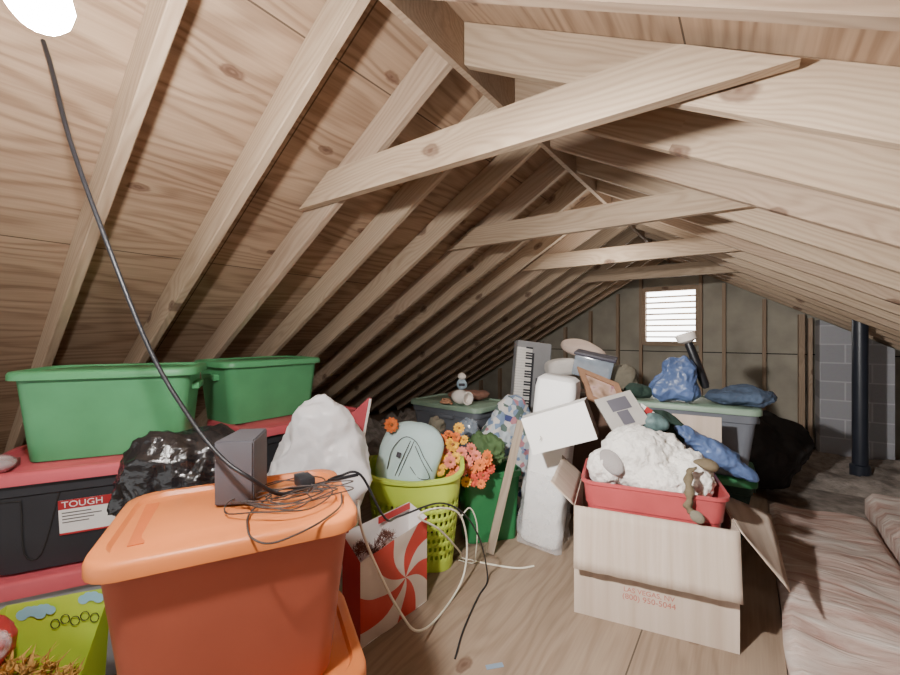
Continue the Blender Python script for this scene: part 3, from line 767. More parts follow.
# ------------------------------------------------------------------ green bin with flowers
gb, _ = None, None
gr = empty('storage_bin', W(0.25, 2.60, 0.001), YAW + R(14), 'open dark green bin full of flowers, between lime basket and tall white foam', 'storage bin')
bm = bmesh.new()
loft(bm, [rr(0.33, 0.17, 0.04, 0.0), rr(0.37, 0.21, 0.045, 0.40), rr(0.395, 0.23, 0.05, 0.405), rr(0.395, 0.23, 0.05, 0.44), rr(0.365, 0.20, 0.045, 0.44), rr(0.355, 0.19, 0.045, 0.33)], True, True)
obj('body', bm, M['darkgreen'], gr)
flower_src = {}
def make_flower(mat, nm):
    r = empty('artificial_flower', (0, 0, 0))
    bm = bmesh.new()
    for ring, (n, ln, lift_) in enumerate(((11, 0.040, 0.006), (9, 0.029, 0.016))):
        for i in range(n):
            a = 2 * PI * (i + 0.5 * ring) / n
            ca, sa = math.cos(a), math.sin(a)
            prof = [(0.006, 0.004, 0.0), (0.5, 0.0085, 0.55), (0.82, 0.008, 0.9), (1.0, 0.002, 0.8)]
            prev = None
            for t, hw, z in prof:
                rad = ln * t
                p = V((rad * ca, rad * sa, lift_ * z))
                q = V((-sa * hw, ca * hw, 0))
                cur = (bm.verts.new(p - q), bm.verts.new(p + q))
                if prev: bm.faces.new((prev[0], cur[0], cur[1], prev[1]))
                prev = cur
    obj('petals', bm, mat, r, smooth=80)
    obj('flower_centre', lathe([(0.007, -0.002), (0.008, 0.012), (0.005, 0.017), (0.001, 0.019)], 12), M['flower_eye'], r)
    cord('stem', [V((0, 0, -0.004)), V((0.004, 0, -0.06)), V((0.0, 0.006, -0.13))], 0.0025, M['leaf'], r, seg=3)
    return r
flw = [(452, 445, 'yellow', 1.25), (444, 462, 'yellow', 1.2), (459, 428, 'yellow', 0.9), (433, 443, 'yellow', 0.8), (471, 470, 'orange', 1.0), (488, 458, 'orange', 1.25), (462, 453, 'pink', 1.0), (427, 448, 'pink', 1.0),
       (466, 462, 'pink', 1.1), (471, 449, 'pink', 1.0), (473, 480, 'red', 1.0), (483, 476, 'red', 1.0), (455, 470, 'orange', 0.9), (438, 453, 'orange', 0.8), (391, 425, 'orange', 1.15), (449, 434, 'orange', 0.75),
       (440, 470, 'yellow', 0.95), (464, 440, 'yellow', 0.8), (456, 458, 'yellow', 0.9), (480, 465, 'orange', 0.95), (476, 456, 'pink', 0.9), (461, 472, 'pink', 0.95), (450, 478, 'orange', 0.8), (490, 468, 'red', 0.9), (466, 482, 'yellow', 0.8), (432, 434, 'orange', 0.8), (442, 440, 'orange', 1.0), (436, 448, 'yellow', 1.0), (447, 452, 'pink', 0.9), (441, 456, 'orange', 0.9), (450, 462, 'pink', 1.0), (456, 437, 'orange', 0.8), (481, 484, 'orange', 0.7)]
FL = {'yellow': 'golden yellow artificial flower in the bunch beside the lime basket', 'orange': 'orange artificial flower in the bunch at the green bin', 'pink': 'salmon pink artificial flower in the bunch at the green bin', 'red': 'dark red artificial flower drooping over the green bin rim'}
rnd = random.Random(11)
for i, (px, py, cn, s) in enumerate(flw):
    if cn not in flower_src: flower_src[cn] = make_flower(M['petal_' + cn], cn); o = flower_src[cn]
    else: o = copy_tree(flower_src[cn])
    d = 2.47 - (py - 440) * 0.003 + rnd.uniform(-0.03, 0.03)
    if px < 400: d = 2.30
    p = at(px, py, d)
    o.location = p; o.scale = (s, s, s)
    to = (Vector((0, 0, CH)) - p).normalized()
    to = (to + V((rnd.uniform(-0.8, 0.8), rnd.uniform(-0.6, 0.6), rnd.uniform(-0.2, 0.7)))).normalized()
    o.rotation_euler = to.to_track_quat('Z', 'Y').to_euler()
    lbl = FL[cn]
    if px < 400: lbl = 'single orange artificial flower poking up behind the pale mint bag'
    tag(o, lbl, 'flower', 'artificial flowers around the green bin')
# filler leaves and a wad of grey burlap
o = blob('burlap_wad', (0.065, 0.05, 0.06), M['khaki'], sub=4, amp=0.03, sc=16, ridge=0.02, rsc=22, seed=4, loc=at(437, 434, 2.62), rot=(0, 0, 0.4))
tag(o, 'wad of grey brown burlap above the yellow flowers', 'fabric')
o = blob('flower_filler', (0.155, 0.075, 0.13), M['leaf'], sub=5, amp=0.06, sc=8, ridge=0.05, rsc=16, seed=6, loc=W(0.235, 2.60, 0.40))
tag(o, 'dark tangle of artificial leaves under the flower heads', 'foliage', kind='stuff')
o = blob('net_bag', (0.085, 0.07, 0.115), M['clearbox'], sub=5, amp=0.03, sc=9, ridge=0.02, rsc=16, seed=14, loc=W(0.15, 2.80, 0.50), rot=(0, R(-12), 0))
tag(o, 'greyish see-through plastic bag behind the orange flowers', 'plastic bag')

# ------------------------------------------------------------------ plank, foam block
bm = B(0, 0.80, -0.024, 0.024, -0.009, 0.009, bevel=0.002)
p0, p1 = W(0.235, 2.37, 0.006), W(0.425, 2.44, 0.74)
e = (p1 - p0).to_track_quat('X', 'Z').to_euler()
o = obj('plank', bm, M['oldwood'], smooth=None, loc=p0, rot=(e.x + R(58), e.y, e.z))
q = (p1 - p0).normalized(); yv = (Vector((CA, SA, 0)) - q * q.dot(Vector((CA, SA, 0)))).normalized(); zv = q.cross(yv)
o.rotation_euler = Matrix((q, yv, zv)).transposed().to_euler()
tag(o, 'narrow weathered wood slat leaning against the tall white foam piece', 'plank')
fbk = empty('foam_block', W(0.58, 2.52, 0.014), 0, 'tall white foam piece standing on end, plastic wrapped, leaning slightly', 'packing foam', rot=(R(0), R(6.0), YAW + R(-28)))
bm = bmesh.new()
loft(bm, [rr(0.20, 0.17, 0.03, 0.0), rr(0.235, 0.20, 0.035, 0.02), rr(0.24, 0.205, 0.035, 0.4), rr(0.245, 0.215, 0.04, 0.97), rr(0.23, 0.20, 0.04, 1.02), rr(0.18, 0.15, 0.04, 1.04)])
obj('block', bm, M['white_foam'], fbk, smooth=40)
bm = bmesh.new(); rings = []
for j in range(25):
    z = 0.002 + 0.45 * j / 24; ring = rr(0.262 + 0.03 * (1 - j / 24) ** 2, 0.226 + 0.03 * (1 - j / 24) ** 2, 0.04, z, n=8)
    rings.append([p + V((p.x, p.y, 0)).normalized() * (0.016 * noise.noise(p * 16) + 0.006 * noise.noise(p * 45)) for p in ring])
loft(bm, rings, False, False)
obj('plastic_wrap', bm, M['film'], fbk, smooth=80)

# ------------------------------------------------------------------ tilted cartons on the heap
def slab_from(A, Bp, D, back, mats):
    """box from three corners of its near face and a depth vector; returns mesh in local space about A with 3 looks: face, right side, rest"""
    C = Bp + (D - A)
    pts = [A, Bp, C, D]; pts = [p - A for p in pts]
    bm = bmesh.new(); f = [bm.verts.new(p) for p in pts]; b = [bm.verts.new(p + back) for p in pts]
    faces = [(f[0], f[3], f[2], f[1]), (b[0], b[1], b[2], b[3])] + [(f[i], f[(i + 1) % 4], b[(i + 1) % 4], b[i]) for i in range(4)]
    fs = [bm.faces.new(q) for q in faces]
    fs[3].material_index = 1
    return bm
A, Bc, D = at(521, 419, 2.20), at(584, 401, 2.07), at(533, 455, 2.17)
nrm = (Bc - A).cross(D - A).normalized()
if nrm.dot(W(0, 1, 0)) < 0: nrm = -nrm
back = nrm * 0.16
wbx = empty('white_carton', A, 0, 'white cardboard box tilted over the tall white foam piece', 'box')
obj('carton_body', slab_from(A, Bc, D, back, None), [M['white_card'], M['brown_card']], wbx, smooth=None)
cp = (at(540, 438, 2.14) - A)
cord('hand_slot', [cp + V((0, 0, 0.012)) - nrm * 0.003, cp + (Bc - A).normalized() * 0.006 - nrm * 0.003, cp - V((0, 0, 0.012)) - nrm * 0.003], 0.002, M['grey_card'], wbx, seg=4)
A2, B2, D2 = at(594, 400, 2.23), at(630, 390, 2.18), at(613, 432, 2.14)
n2 = (B2 - A2).cross(D2 - A2).normalized()
if n2.dot(W(0, 1, 0)) < 0: n2 = -n2
gbx = empty('grey_carton', A2, 0, 'grey printed carton with dark windows beside the tilted white box', 'box')
obj('carton_body', slab_from(A2, B2, D2, n2 * 0.09, None), [M['grey_card'], M['brown_card']], gbx, smooth=None)
ux, uz = (B2 - A2), (D2 - A2)
def quad(u0, v0, u1, v1, off):
    bm = bmesh.new(); bm.faces.new([bm.verts.new(ux * u + uz * v - n2 * off) for u, v in ((u0, v0), (u1, v0), (u1, v1), (u0, v1))]); return bm
obj('printed_window', quad(0.28, 0.12, 0.80, 0.48, 0.002), M['dark_print'], gbx, smooth=None)
obj('printed_window', quad(0.36, 0.50, 0.66, 0.90, 0.002), M['dark_print'], gbx, smooth=None)

# framed picture
A3, B3, D3 = at(577, 367, 2.62), at(618, 384, 2.55), at(588, 399, 2.50)
n3 = (B3 - A3).cross(D3 - A3).normalized()
if n3.dot(W(0, 1, 0)) < 0: n3 = -n3
pf = empty('picture_frame', A3, 0, 'brown wooden picture frame lying tilted above the cartons', 'picture')
ux3, uz3 = B3 - A3, D3 - A3
bm = bmesh.new()
def bar(u0, v0, u1, v1):
    c = [ux3 * u + uz3 * v for u, v in ((u0, v0), (u1, v0), (u1, v1), (u0, v1))]
    a = [bm.verts.new(p - n3 * 0.012) for p in c]; b = [bm.verts.new(p + n3 * 0.006) for p in c]
    bm.faces.new(a); bm.faces.new(list(reversed(b)))
    for i in range(4): bm.faces.new((a[i], b[i], b[(i + 1) % 4], a[(i + 1) % 4]))
bar(0, 0, 0.15, 1); bar(0.85, 0, 1, 1); bar(0.15, 0, 0.85, 0.16); bar(0.15, 0.84, 0.85, 1)
obj('frame', bm, M['framewood'], pf, smooth=None)
bm = bmesh.new(); bm.faces.new([bm.verts.new(ux3 * u + uz3 * v) for u, v in ((0.05, 0.05), (0.95, 0.05), (0.95, 0.95), (0.05, 0.95))])
obj('picture_sheet', bm, M['picture'], pf, smooth=None)

# ------------------------------------------------------------------ big cardboard carton with the red bin
CAG = -22.9
ux_ = V((math.cos(R(CAG)), math.sin(R(CAG))))
cx = V((0.582, 1.877)); cw, cd, chh = 0.647, 0.46, 0.50
ctr = cx + ux_ * cw / 2 + V((-ux_.y, ux_.x)) * cd / 2
cr = empty('cardboard_carton', W(ctr.x, ctr.y, 0.001), YAW + R(CAG), 'large open cardboard carton with printed front holding the red bin', 'cardboard box')
t = 0.004
bm = bmesh.new()
box(bm, -cw / 2, cw / 2, -cd / 2, -cd / 2 + t, 0, chh); box(bm, -cw / 2, cw / 2, cd / 2 - t, cd / 2, 0, chh)
box(bm, -cw / 2, -cw / 2 + t, -cd / 2 + t, cd / 2 - t, 0, chh); box(bm, cw / 2 - t, cw / 2, -cd / 2 + t, cd / 2 - t, 0, chh); box(bm, -cw / 2 + t, cw / 2 - t, -cd / 2 + t, cd / 2 - t, 0, t)
body = obj('box_body', bm, M['cardboard'], cr, smooth=None)
def flap(w0, w1, ln, loc, rot):
    bm = bmesh.new(); nx = 24; g = []
    for j in range(7):
        row = []
        for i in range(nx + 1):
            x = -w0 / 2 + w0 * i / nx; x *= (1 + (w1 / w0 - 1) * j / 6); y = -ln * j / 6
            row.append(bm.verts.new((x, y + 0.004 * noise.noise(V((x * 20, j, 0))) * (j == 6), 0.005 * noise.noise(V((x * 9, y * 5, 1.3))) * (j / 6))))
        g.append(row)
    for j in range(6):
        for i in range(nx): bm.faces.new((g[j][i], g[j][i + 1], g[j + 1][i + 1], g[j + 1][i]))
    o = obj('flap', bm, M['cardboard_flap'], cr, smooth=60, loc=loc, rot=rot)
    o.modifiers.new('thickness', 'SOLIDIFY').thickness = 0.004
    return o
flap(cw, cw * 0.985, 0.265, (0, -cd / 2 - 0.006, chh), (R(77), 0, 0))
bm = bmesh.new(); g = []
for j in range(9):
    v_ = j / 8; row = []
    for i in range(13):
        u = i / 12
        hin = V((cw / 2 + 0.006, -cd / 2 + cd * u, chh)); out_ = V((cw / 2 + 0.165 + 0.07 * u, -cd / 2 + cd * u, chh - 0.205 + 0.125 * u))
        row.append(bm.verts.new(hin.lerp(out_, v_) + V((0, 0, 0.006 * noise.noise(V((u * 5, v_ * 3, 0.7))) * v_))))
    g.append(row)
for j in range(8):
    for i in range(12): bm.faces.new((g[j][i], g[j][i + 1], g[j + 1][i + 1], g[j + 1][i]))
fo = obj('flap', bm, M['cardboard_flap'], cr, smooth=60); fo.modifiers.new('thickness', 'SOLIDIFY').thickness = 0.004
flap(cd, cd * 0.985, 0.14, (-cw / 2 - 0.005, 0, chh), (R(-42), 0, R(-90)))
flap(cw, cw * 0.98, 0.23, (0, cd / 2 + 0.006, chh), (R(75), 0, R(180)))
for i, (s, zz) in enumerate((('LAS VEGAS, NV', 0.152), ('(800) 950-5044', 0.120))):
    text('lettering', s, 0.030 if i == 0 else 0.034, M['redink'], body, (-0.01, -cd / 2 - 0.0006, zz), (PI / 2, 0, 0))
rb = empty('red_bin', W(ctr.x - 0.005, ctr.y - 0.02, 0.30), YAW + R(CAG), 'open red plastic bin sitting inside the cardboard carton', 'storage bin')
bm = bmesh.new()
w0, d0 = 0.60, 0.40
loft(bm, [rr(w0 * 0.80, d0 * 0.80, 0.05, 0.0), rr(w0 * 0.83, d0 * 0.83, 0.06, 0.02), rr(w0 * 0.90, d0 * 0.90, 0.06, 0.20), rr(w0 * 0.93, d0 * 0.93, 0.06, 0.205), rr(w0 * 0.965, d0 * 0.965, 0.06, 0.30), rr(w0, d0, 0.06, 0.305), rr(w0, d0, 0.06, 0.32), rr(w0 * 0.96, d0 * 0.95, 0.055, 0.32), rr(w0 * 0.89, d0 * 0.88, 0.05, 0.16)])
obj('body', bm, M['redbin'], rb, smooth=45)
# plush
pl = empty('plush_toy', W(ctr.x, ctr.y, 0.575), YAW + R(CAG), 'curly white plush toy heaped in the red bin, grey patch on it', 'plush toy')
def lumps(name, parts, mat, parent, voxel=0.012, seed=0, amp=0.012, sc=30, sub=4):
    bm = bmesh.new()
    for c, r in parts:
        s = bmesh.ops.create_icosphere(bm, subdivisions=sub, radius=1.0)
        for v in s['verts']: v.co = V((v.co.x * r[0] + c[0], v.co.y * r[1] + c[1], v.co.z * r[2] + c[2]))
    o = obj(name, bm, mat, parent, smooth=180)
    rm = o.modifiers.new('merge', 'REMESH'); rm.mode = 'VOXEL'; rm.voxel_size = voxel; rm.use_smooth_shade = True
    tx = bpy.data.textures.new(name + '_curl', 'CLOUDS'); tx.noise_scale = 0.03; tx.noise_depth = 3
    dm = o.modifiers.new('curl', 'DISPLACE'); dm.texture = tx; dm.strength = amp * 3; dm.mid_level = 0.5; dm.texture_coords = 'LOCAL'
    return o
lumps('plush_body', [((-0.05, 0.02, 0.11), (0.17, 0.14, 0.16)), ((-0.19, -0.03, 0.06), (0.09, 0.09, 0.09)), ((0.06, 0.06, 0.12), (0.12, 0.10, 0.12)), ((0.17, 0.0, 0.08), (0.10, 0.11, 0.10)), ((0.20, -0.05, 0.05), (0.07, 0.07, 0.08)), ((0.05, -0.06, 0.04), (0.15, 0.10, 0.08)), ((0.10, 0.08, 0.20), (0.03, 0.03, 0.04))], M['plush'], pl, voxel=0.009)
blob('grey_patch', (0.068, 0.016, 0.045), M['plush_grey'], pl, sub=4, amp=0.01, sc=12, flat=False, loc=(-0.165, -0.105, 0.115), rot=(R(-25), R(38), R(-28)))
rbn = empty('ribbon_strap', W(ctr.x + 0.02, ctr.y - 0.245, 0.637), YAW + R(CAG), 'olive brown fabric strap with bow draped over the red bin rim', 'strap')
bm = bmesh.new(); pts = crom([(0.055, 0.06, 0.085), (0.035, 0.03, 0.06), (0.03, -0.005, 0.025), (0.033, -0.02, -0.02), (0.025, -0.022, -0.06), (0.045, -0.022, -0.085), (0.065, -0.022, -0.10)], 6)
prev = None
for i, p in enumerate(pts):
    hw = 0.016 + 0.004 * math.sin(i * 0.9)
    cur = [bm.verts.new(p + V((-hw, 0, -0.3 * hw))), bm.verts.new(p + V((0, -0.006, 0))), bm.verts.new(p + V((hw, 0, 0.3 * hw)))]
    if prev:
        bm.faces.new((prev[0], prev[1], cur[1], cur[0])); bm.faces.new((prev[1], prev[2], cur[2], cur[1]))
    prev = cur
s_o = obj('strap_band', bm, M['olive'], rbn, smooth=80); s_o.modifiers.new('thickness', 'SOLIDIFY').thickness = 0.006
blob('bow', (0.05, 0.03, 0.022), M['olive'], rbn, sub=4, amp=0.02, sc=14, flat=False, loc=(0.095, 0.05, 0.105), rot=(R(15), R(8), 0.2))
blob('strap_end', (0.03, 0.014, 0.024), M['khaki'], rbn, sub=4, amp=0.008, sc=20, flat=False, loc=(0.055, -0.028, -0.095), rot=(0, R(30), 0))

# ------------------------------------------------------------------ far heap
tote_w(-0.34, 3.19, 0.0, R(3), 0.76, 0.50, 0.435, M['forest'], M['darkgreen'], 'dark green tote below the grey tote with sage lid by the insulation', lid_t=0.05)
tg2, tgb = tote_w(-0.33, 3.18, 0.436, R(3), 0.78, 0.52, 0.424, M['greytote'], M['sagelid'], 'grey tote with sage green lid carrying blue bag and jeans', lid_t=0.04, taper=0.86)
tote_w(W(0.08, 3.36).x, W(0.08, 3.36).y, 0.0, YAW + R(50), 0.48, 0.70, 0.345, M['black'], M['greytote'], 'dark tote under the sage-lidded tote with the white jar', lid_t=0.04)
tl, _ = tote_w(W(0.08, 3.36).x, W(0.08, 3.36).y, 0.346, YAW + R(50), 0.50, 0.74, 0.41, M['greytote'], M['sagelid'], 'grey tote with sage green lid carrying the white jar', lid_t=0.04)
# things on the left sage lid
def lid_pt(px, py): return at(px, py, (CH - 0.79) * 400 / (py - 335))
jar = empty('white_jar', W(0.10, 3.10, 0.816), 0, 'white ceramic jar lying on its side on the sage lid', 'jar', rot=(R(90), 0, YAW + R(38)))
obj('jar_body', lathe([(0.03, -0.10), (0.045, -0.09), (0.056, -0.05), (0.056, 0.0), (0.042, 0.035), (0.046, 0.05)], 24, True, False), M['ceramic'], jar, smooth=60)
obj('jar_rim', lathe([(0.046, 0.05), (0.052, 0.052), (0.052, 0.062), (0.04, 0.062), (0.036, 0.02), (0.001, 0.015)], 24, False, True), M['ceramic'], jar, smooth=40)
o = blob('brown_cloth', (0.19, 0.10, 0.045), M['brownfab'], sub=5, amp=0.03, sc=9, ridge=0.015, rsc=14, seed=3, loc=W(0.17, 3.36, 0.757), rot=(0, 0, YAW + R(10)))
tag(o, 'crumpled brown cloth on sage lid behind white jar', 'cloth')
P_ = W(-0.03, 3.12, 0.765)
o = cord('rope_coil', [P_ + V((0.05 * math.cos(a) * (1 - a / 40), 0.04 * math.sin(a) * (1 - a / 40), 0.004 + a * 0.0018)) for a in [i * 0.6 for i in range(28)]], 0.008, M['rope'], seg=3)
tag(o, 'small tan rope coil beside the white jar', 'rope')
fg = empty('figurine', W(0.10, 3.42, 0.83), YAW, 'tiny pale blue and white figurine on the brown cloth', 'figurine')
blob('figurine_body', (0.045, 0.035, 0.05), M['paleblue'], fg, sub=3, amp=0.008, sc=20)
blob('figurine_head', (0.036, 0.032, 0.032), M['ceramic'], fg, sub=3, amp=0.004, sc=20, loc=(0, -0.004, 0.085))
obj('figurine_face', B(-0.026, 0.026, -0.03, -0.012, 0.028, 0.05, bevel=0.005), M['dark_print'], fg, loc=(0, -0.012, 0.01))

# keyboard on end
kp = W(0.62, 3.34, 0.004)
kb = empty('music_keyboard', kp, 0, 'silver electronic piano keyboard standing on end behind patterned quilt', 'keyboard', rot=(R(-5), R(7), YAW + R(14)))
KL, KW = 1.25, 0.32
obj('case', B(-KW / 2, KW / 2, 0, 0.085, 0, KL, bevel=0.012), M['silver'], kb)
obj('end_panel', B(KW / 2 - 0.05, KW / 2 + 0.012, 0.012, 0.10, 0.004, KL - 0.004, bevel=0.01), M['greytote'], kb)
bm = bmesh.new(); nk = 50; z0_, z1_ = 0.06, KL - 0.06; st = (z1_ - z0_) / nk
for i in range(nk): box(bm, -KW / 2 - 0.004, -0.025, -0.014, 0.004, z0_ + i * st + 0.001, z0_ + (i + 1) * st - 0.001)
obj('white_keys', bm, M['white_key'], kb, smooth=None)
bm = bmesh.new()
for i in range(nk):
    if i % 7 not in (2, 6): box(bm, -0.085, -0.026, -0.024, -0.012, z0_ + (i + 1) * st - 0.007, z0_ + (i + 1) * st + 0.007)
obj('black_keys', bm, M['black'], kb, smooth=None)
obj('music_slot', B(-0.02, 0.0, -0.004, 0.002, 0.1, KL - 0.1), M['black'], kb, smooth=None)
obj('control_panel', B(0.03, 0.08, -0.003, 0.002, KL * 0.35, KL * 0.75), M['dark_print'], kb, smooth=None)

# quilt
o = blob('patterned_quilt', (0.205, 0.125, 0.425), M['quilt'], sub=6, amp=0.04, sc=4.5, ridge=0.03, rsc=8, seed=12, loc=W(0.43, 2.915, 0.0), rot=(0, 0, YAW + R(20)), power=0.75, prof=lambda t: (1.0 if t < 0.75 else 1.0 - (t - 0.75) * 0.5, 0.25 * max(0, t - 0.6)))
o.location.z = 0.0
tag(o, 'bundled quilt with small blue and grey pattern, beside tall white foam piece', 'quilt')

# moving box carrying the middle heap
mb = W(1.05, 3.04, 0.0)
r_ = empty('moving_box', mb, YAW + R(-20), 'dark brown cardboard box under the cushion and clear bin, mostly hidden', 'cardboard box')
obj('box_body', B(-0.19, 0.17, -0.18, 0.22, 0, 0.86, bevel=0.004), M['brown_card'], r_, smooth=None)
obj('packing_tape', B(-0.193, 0.173, -0.03, 0.03, 0.855, 0.8615), M['khaki'], r_, smooth=None)
o = blob('cushion', (0.19, 0.12, 0.06), M['tan'], sub=5, amp=0.02, sc=6, seed=1, flat=False, loc=at(584, 350, 3.30), rot=(R(20), R(14), YAW), power=0.8)
tag(o, 'tan cushion at the very top of the middle heap', 'cushion')
o = blob('folded_towel', (0.13, 0.10, 0.07), M['greyfab'], sub=5, amp=0.015, sc=7, seed=21, flat=False, loc=at(562, 367, 3.25), rot=(0, R(-6), YAW), power=0.6)
tag(o, 'grey white folded towel beside the keyboard, under the tan cushion', 'towel')
cbx = empty('clear_bin', at(592, 377, 2.95), 0, 'smoky clear plastic bin with dark lid tilted under the tan cushion', 'storage bin', rot=(R(4), R(12), YAW + R(-25)))
obj('bin_body', B(-0.14, 0.13, -0.09, 0.10, 0.0, 0.15, bevel=0.012), M['clearbox'], cbx)
obj('contents', B(-0.12, 0.11, -0.075, 0.085, 0.012, 0.10, bevel=0.01), M['greyfab'], cbx)
obj('bin_lid', B(-0.15, 0.14, -0.10, 0.11, 0.15, 0.172, bevel=0.008), M['dark_print'], cbx)
o = blob('khaki_bag', (0.12, 0.11, 0.115), M['khaki'], sub=5, amp=0.035, sc=7, ridge=0.02, rsc=10, seed=23, flat=True, loc=W(1.28, 2.98, 0.863), rot=(0, 0, YAW))
tag(o, 'crumpled khaki cloth bag between clear bin and blue bag', 'bag')
o = blob('teal_cloth', (0.10, 0.07, 0.05), M['forest'], sub=5, amp=0.03, sc=9, ridge=0.015, rsc=14, seed=24, flat=False, loc=at(640, 391, 2.68), rot=(0, R(5), YAW))
tag(o, 'dark green cloth beside the sage lid, below the khaki bag', 'cloth')
# on the right sage lid
zl = 0.861
def bagprof(t): return (1.0 - 0.62 * t, 0.18 * t)
o = blob('blue_bag', (0.20, 0.15, 0.165), M['bluebag'], sub=6, amp=0.04, sc=6, ridge=0.03, rsc=9, seed=31, loc=W(1.46, 2.62, zl - 0.002), rot=(0, 0, YAW + R(-30)), prof=bagprof, power=0.8)
tag(o, 'crumpled bright blue plastic bag on the sage lid', 'plastic bag')
o = blob('jeans', (0.19, 0.13, 0.055), M['denim'], sub=6, amp=0.04, sc=8, ridge=0.02, rsc=12, seed=33, loc=W(1.83, 2.52, zl), rot=(0, 0, YAW + R(-34)), power=0.8)
tag(o, 'rumpled dark denim jeans lying on the sage lid', 'jeans')
u0, u1 = at(706, 388, 2.62), at(688, 342, 2.66)
um = empty('upright_lamp', u0, 0, 'black tube with chrome stripe and pale head leaning above blue bag', 'lamp', rot=(u1 - u0).to_track_quat('Z', 'Y').to_euler())
hl = (u1 - u0).length
obj('tube', lathe([(0.020, -0.0), (0.026, 0.03), (0.026, hl - 0.02), (0.02, hl)], 16), M['cable'], um)
cord('chrome_stripe', [V((-0.012, 0.024, 0.02)), V((-0.012, 0.026, hl / 2)), V((-0.012, 0.024, hl - 0.03))], 0.006, M['chrome'], um, seg=3)
obj('lamp_head', lathe([(0.03, hl - 0.005), (0.058, hl + 0.012), (0.062, hl + 0.05), (0.05, hl + 0.062)], 20), M['ceramic'], um)
# foreground bits before the sage tote
pc = empty('cardboard_sheet', at(672, 437, 2.33), 0, 'small flat cardboard sheet leaning on grey tote front', 'cardboard sheet', rot=(R(-6), 0, YAW + R(-30)))
obj('sheet', B(0, 0.24, 0, 0.005, 0, 0.135), M['cardboard'], pc, smooth=None)
o = blob('blue_tarp', (0.24, 0.07, 0.06), M['bluebag'], sub=6, amp=0.04, sc=8, ridge=0.025, rsc=11, seed=41, flat=False, loc=at(712, 451, 2.16), rot=(0, R(32), YAW + R(-18)))
tag(o, 'blue plastic sheet sliding down beside the white plush toy', 'plastic sheet')
o = blob('dark_jacket', (0.14, 0.06, 0.08), M['forest'], sub=5, amp=0.04, sc=7, ridge=0.02, rsc=10, seed=42, flat=False, loc=at(668, 428, 2.33), rot=(0, R(28), YAW + R(-15)))
tag(o, 'dark green jacket behind the white plush toy', 'clothing')
mk = empty('small_packet', at(637, 412, 2.15), 0, 'small white and red packet beside the grey printed carton', 'packet', rot=(R(-10), R(35), YAW))
obj('packet_body', B(0.0, 0.085, 0, 0.03, 0.0, 0.055, bevel=0.003), M['paper_white'], mk)
obj('packet_band', B(0.03, 0.07, -0.002, 0.031, -0.002, 0.056), M['red_paper'], mk, smooth=None)
o = blob('teal_pouch', (0.07, 0.05, 0.05), M['teal'], sub=4, amp=0.02, sc=12, seed=44, flat=False, loc=at(654, 424, 2.12), rot=(0, 0, YAW))
tag(o, 'small teal printed pouch above the white plush toy', 'pouch')
# black heap by the post
o = blob('dark_tarp', (0.42, 0.36, 0.33), M['darkfabric'], sub=6, amp=0.10, sc=3, ridge=0.05, rsc=5, seed=51, loc=Vector((0.02, 4.29, 0.0)), rot=(0, 0, 0.2))
tag(o, 'dark heap of black tarp behind the grey tote, near posts', 'tarp')

# ------------------------------------------------------------------ lime gift bag, near corner
gp = W(-1.205, 1.06, 0.0)
gf = empty('gift_bag', gp, YAW + R(12), 'lime green gift bag with blue cloud print, before the stacked red-lidded totes', 'gift bag')
gw, gd, gh = 0.30, 0.16, 0.47
bm = bmesh.new()
panel(bm, V((-gw / 2, 0, 0)), V((gw / 2, 0, 0)), V((gw / 2, -0.02, gh - 0.27)), V((-gw / 2, -0.03, gh + 0.0)), seed=1, amp=0.02)
panel(bm, V((-gw / 2, gd, 0)), V((gw / 2, gd, 0)), V((gw / 2 + 0.02, gd + 0.02, gh + 0.03)), V((-gw / 2 + 0.06, gd, gh + 0.02)), seed=2, amp=0.003)
panel(bm, V((-gw / 2, 0, 0)), V((-gw / 2, gd, 0)), V((-gw / 2 + 0.06, gd, gh + 0.02)), V((-gw / 2, -0.03, gh + 0.0)), nx=6, amp=0)
panel(bm, V((gw / 2, 0, 0)), V((gw / 2, gd, 0)), V((gw / 2 + 0.02, gd + 0.02, gh + 0.03)), V((gw / 2, -0.02, gh - 0.27)), nx=6, amp=0)
obj('bag_body', bm, M['bag_lime'], gf, smooth=60)
for (x, z, s) in ((-0.03, gh - 0.015, 0.022), (0.0, gh - 0.01, 0.018), (0.12, gh + 0.005, 0.02)):
    bm = bmesh.new()
    for k in range(4): 
        c = V((x + (k - 1.5) * s * 0.7, gd + 0.02 * (x + gw / 2) / gw - 0.007, z + (0.4 * s if k in (1, 2) else 0)))
        vs = [bm.verts.new(c + V((s * 0.75 * math.cos(a), -0.0006 * k, s * 0.75 * math.sin(a)))) for a in [i * PI / 6 for i in range(12)]]
        bm.faces.new(vs)
    obj('cloud_print', bm, M['cloud_blue'], gf, smooth=None)
for k in range(5):
    c = V((0.03 + 0.025 * k, gd + 0.02 * (0.18 + 0.025 * k) / gw - 0.009, gh - 0.055 + 0.01 * (k % 2)))
    cord('doodle_line', [c + V((0.012 * math.cos(a), 0, 0.014 * math.sin(a))) for a in [i * 1.05 for i in range(7)]], 0.0012, M['cable'], gf, seg=3)
bm = bmesh.new(); rnd = random.Random(5)
for i in range(360):
    c = V((rnd.uniform(-0.05, 0.13), rnd.uniform(0.02, 0.10), 0)); c.z = gh - 0.11 - max(0, c.x) * 0.5 + rnd.uniform(-0.02, 0.02); dd = V((rnd.gauss(0.4, 0.6), rnd.gauss(-0.2, 0.5), rnd.gauss(0.6, 0.5))).normalized() * rnd.uniform(0.03, 0.06)
    s = dd.cross(V((0, 0, 1))).normalized() * 0.006
    bm.faces.new([bm.verts.new(c - s), bm.verts.new(c + s), bm.verts.new(c + dd)])
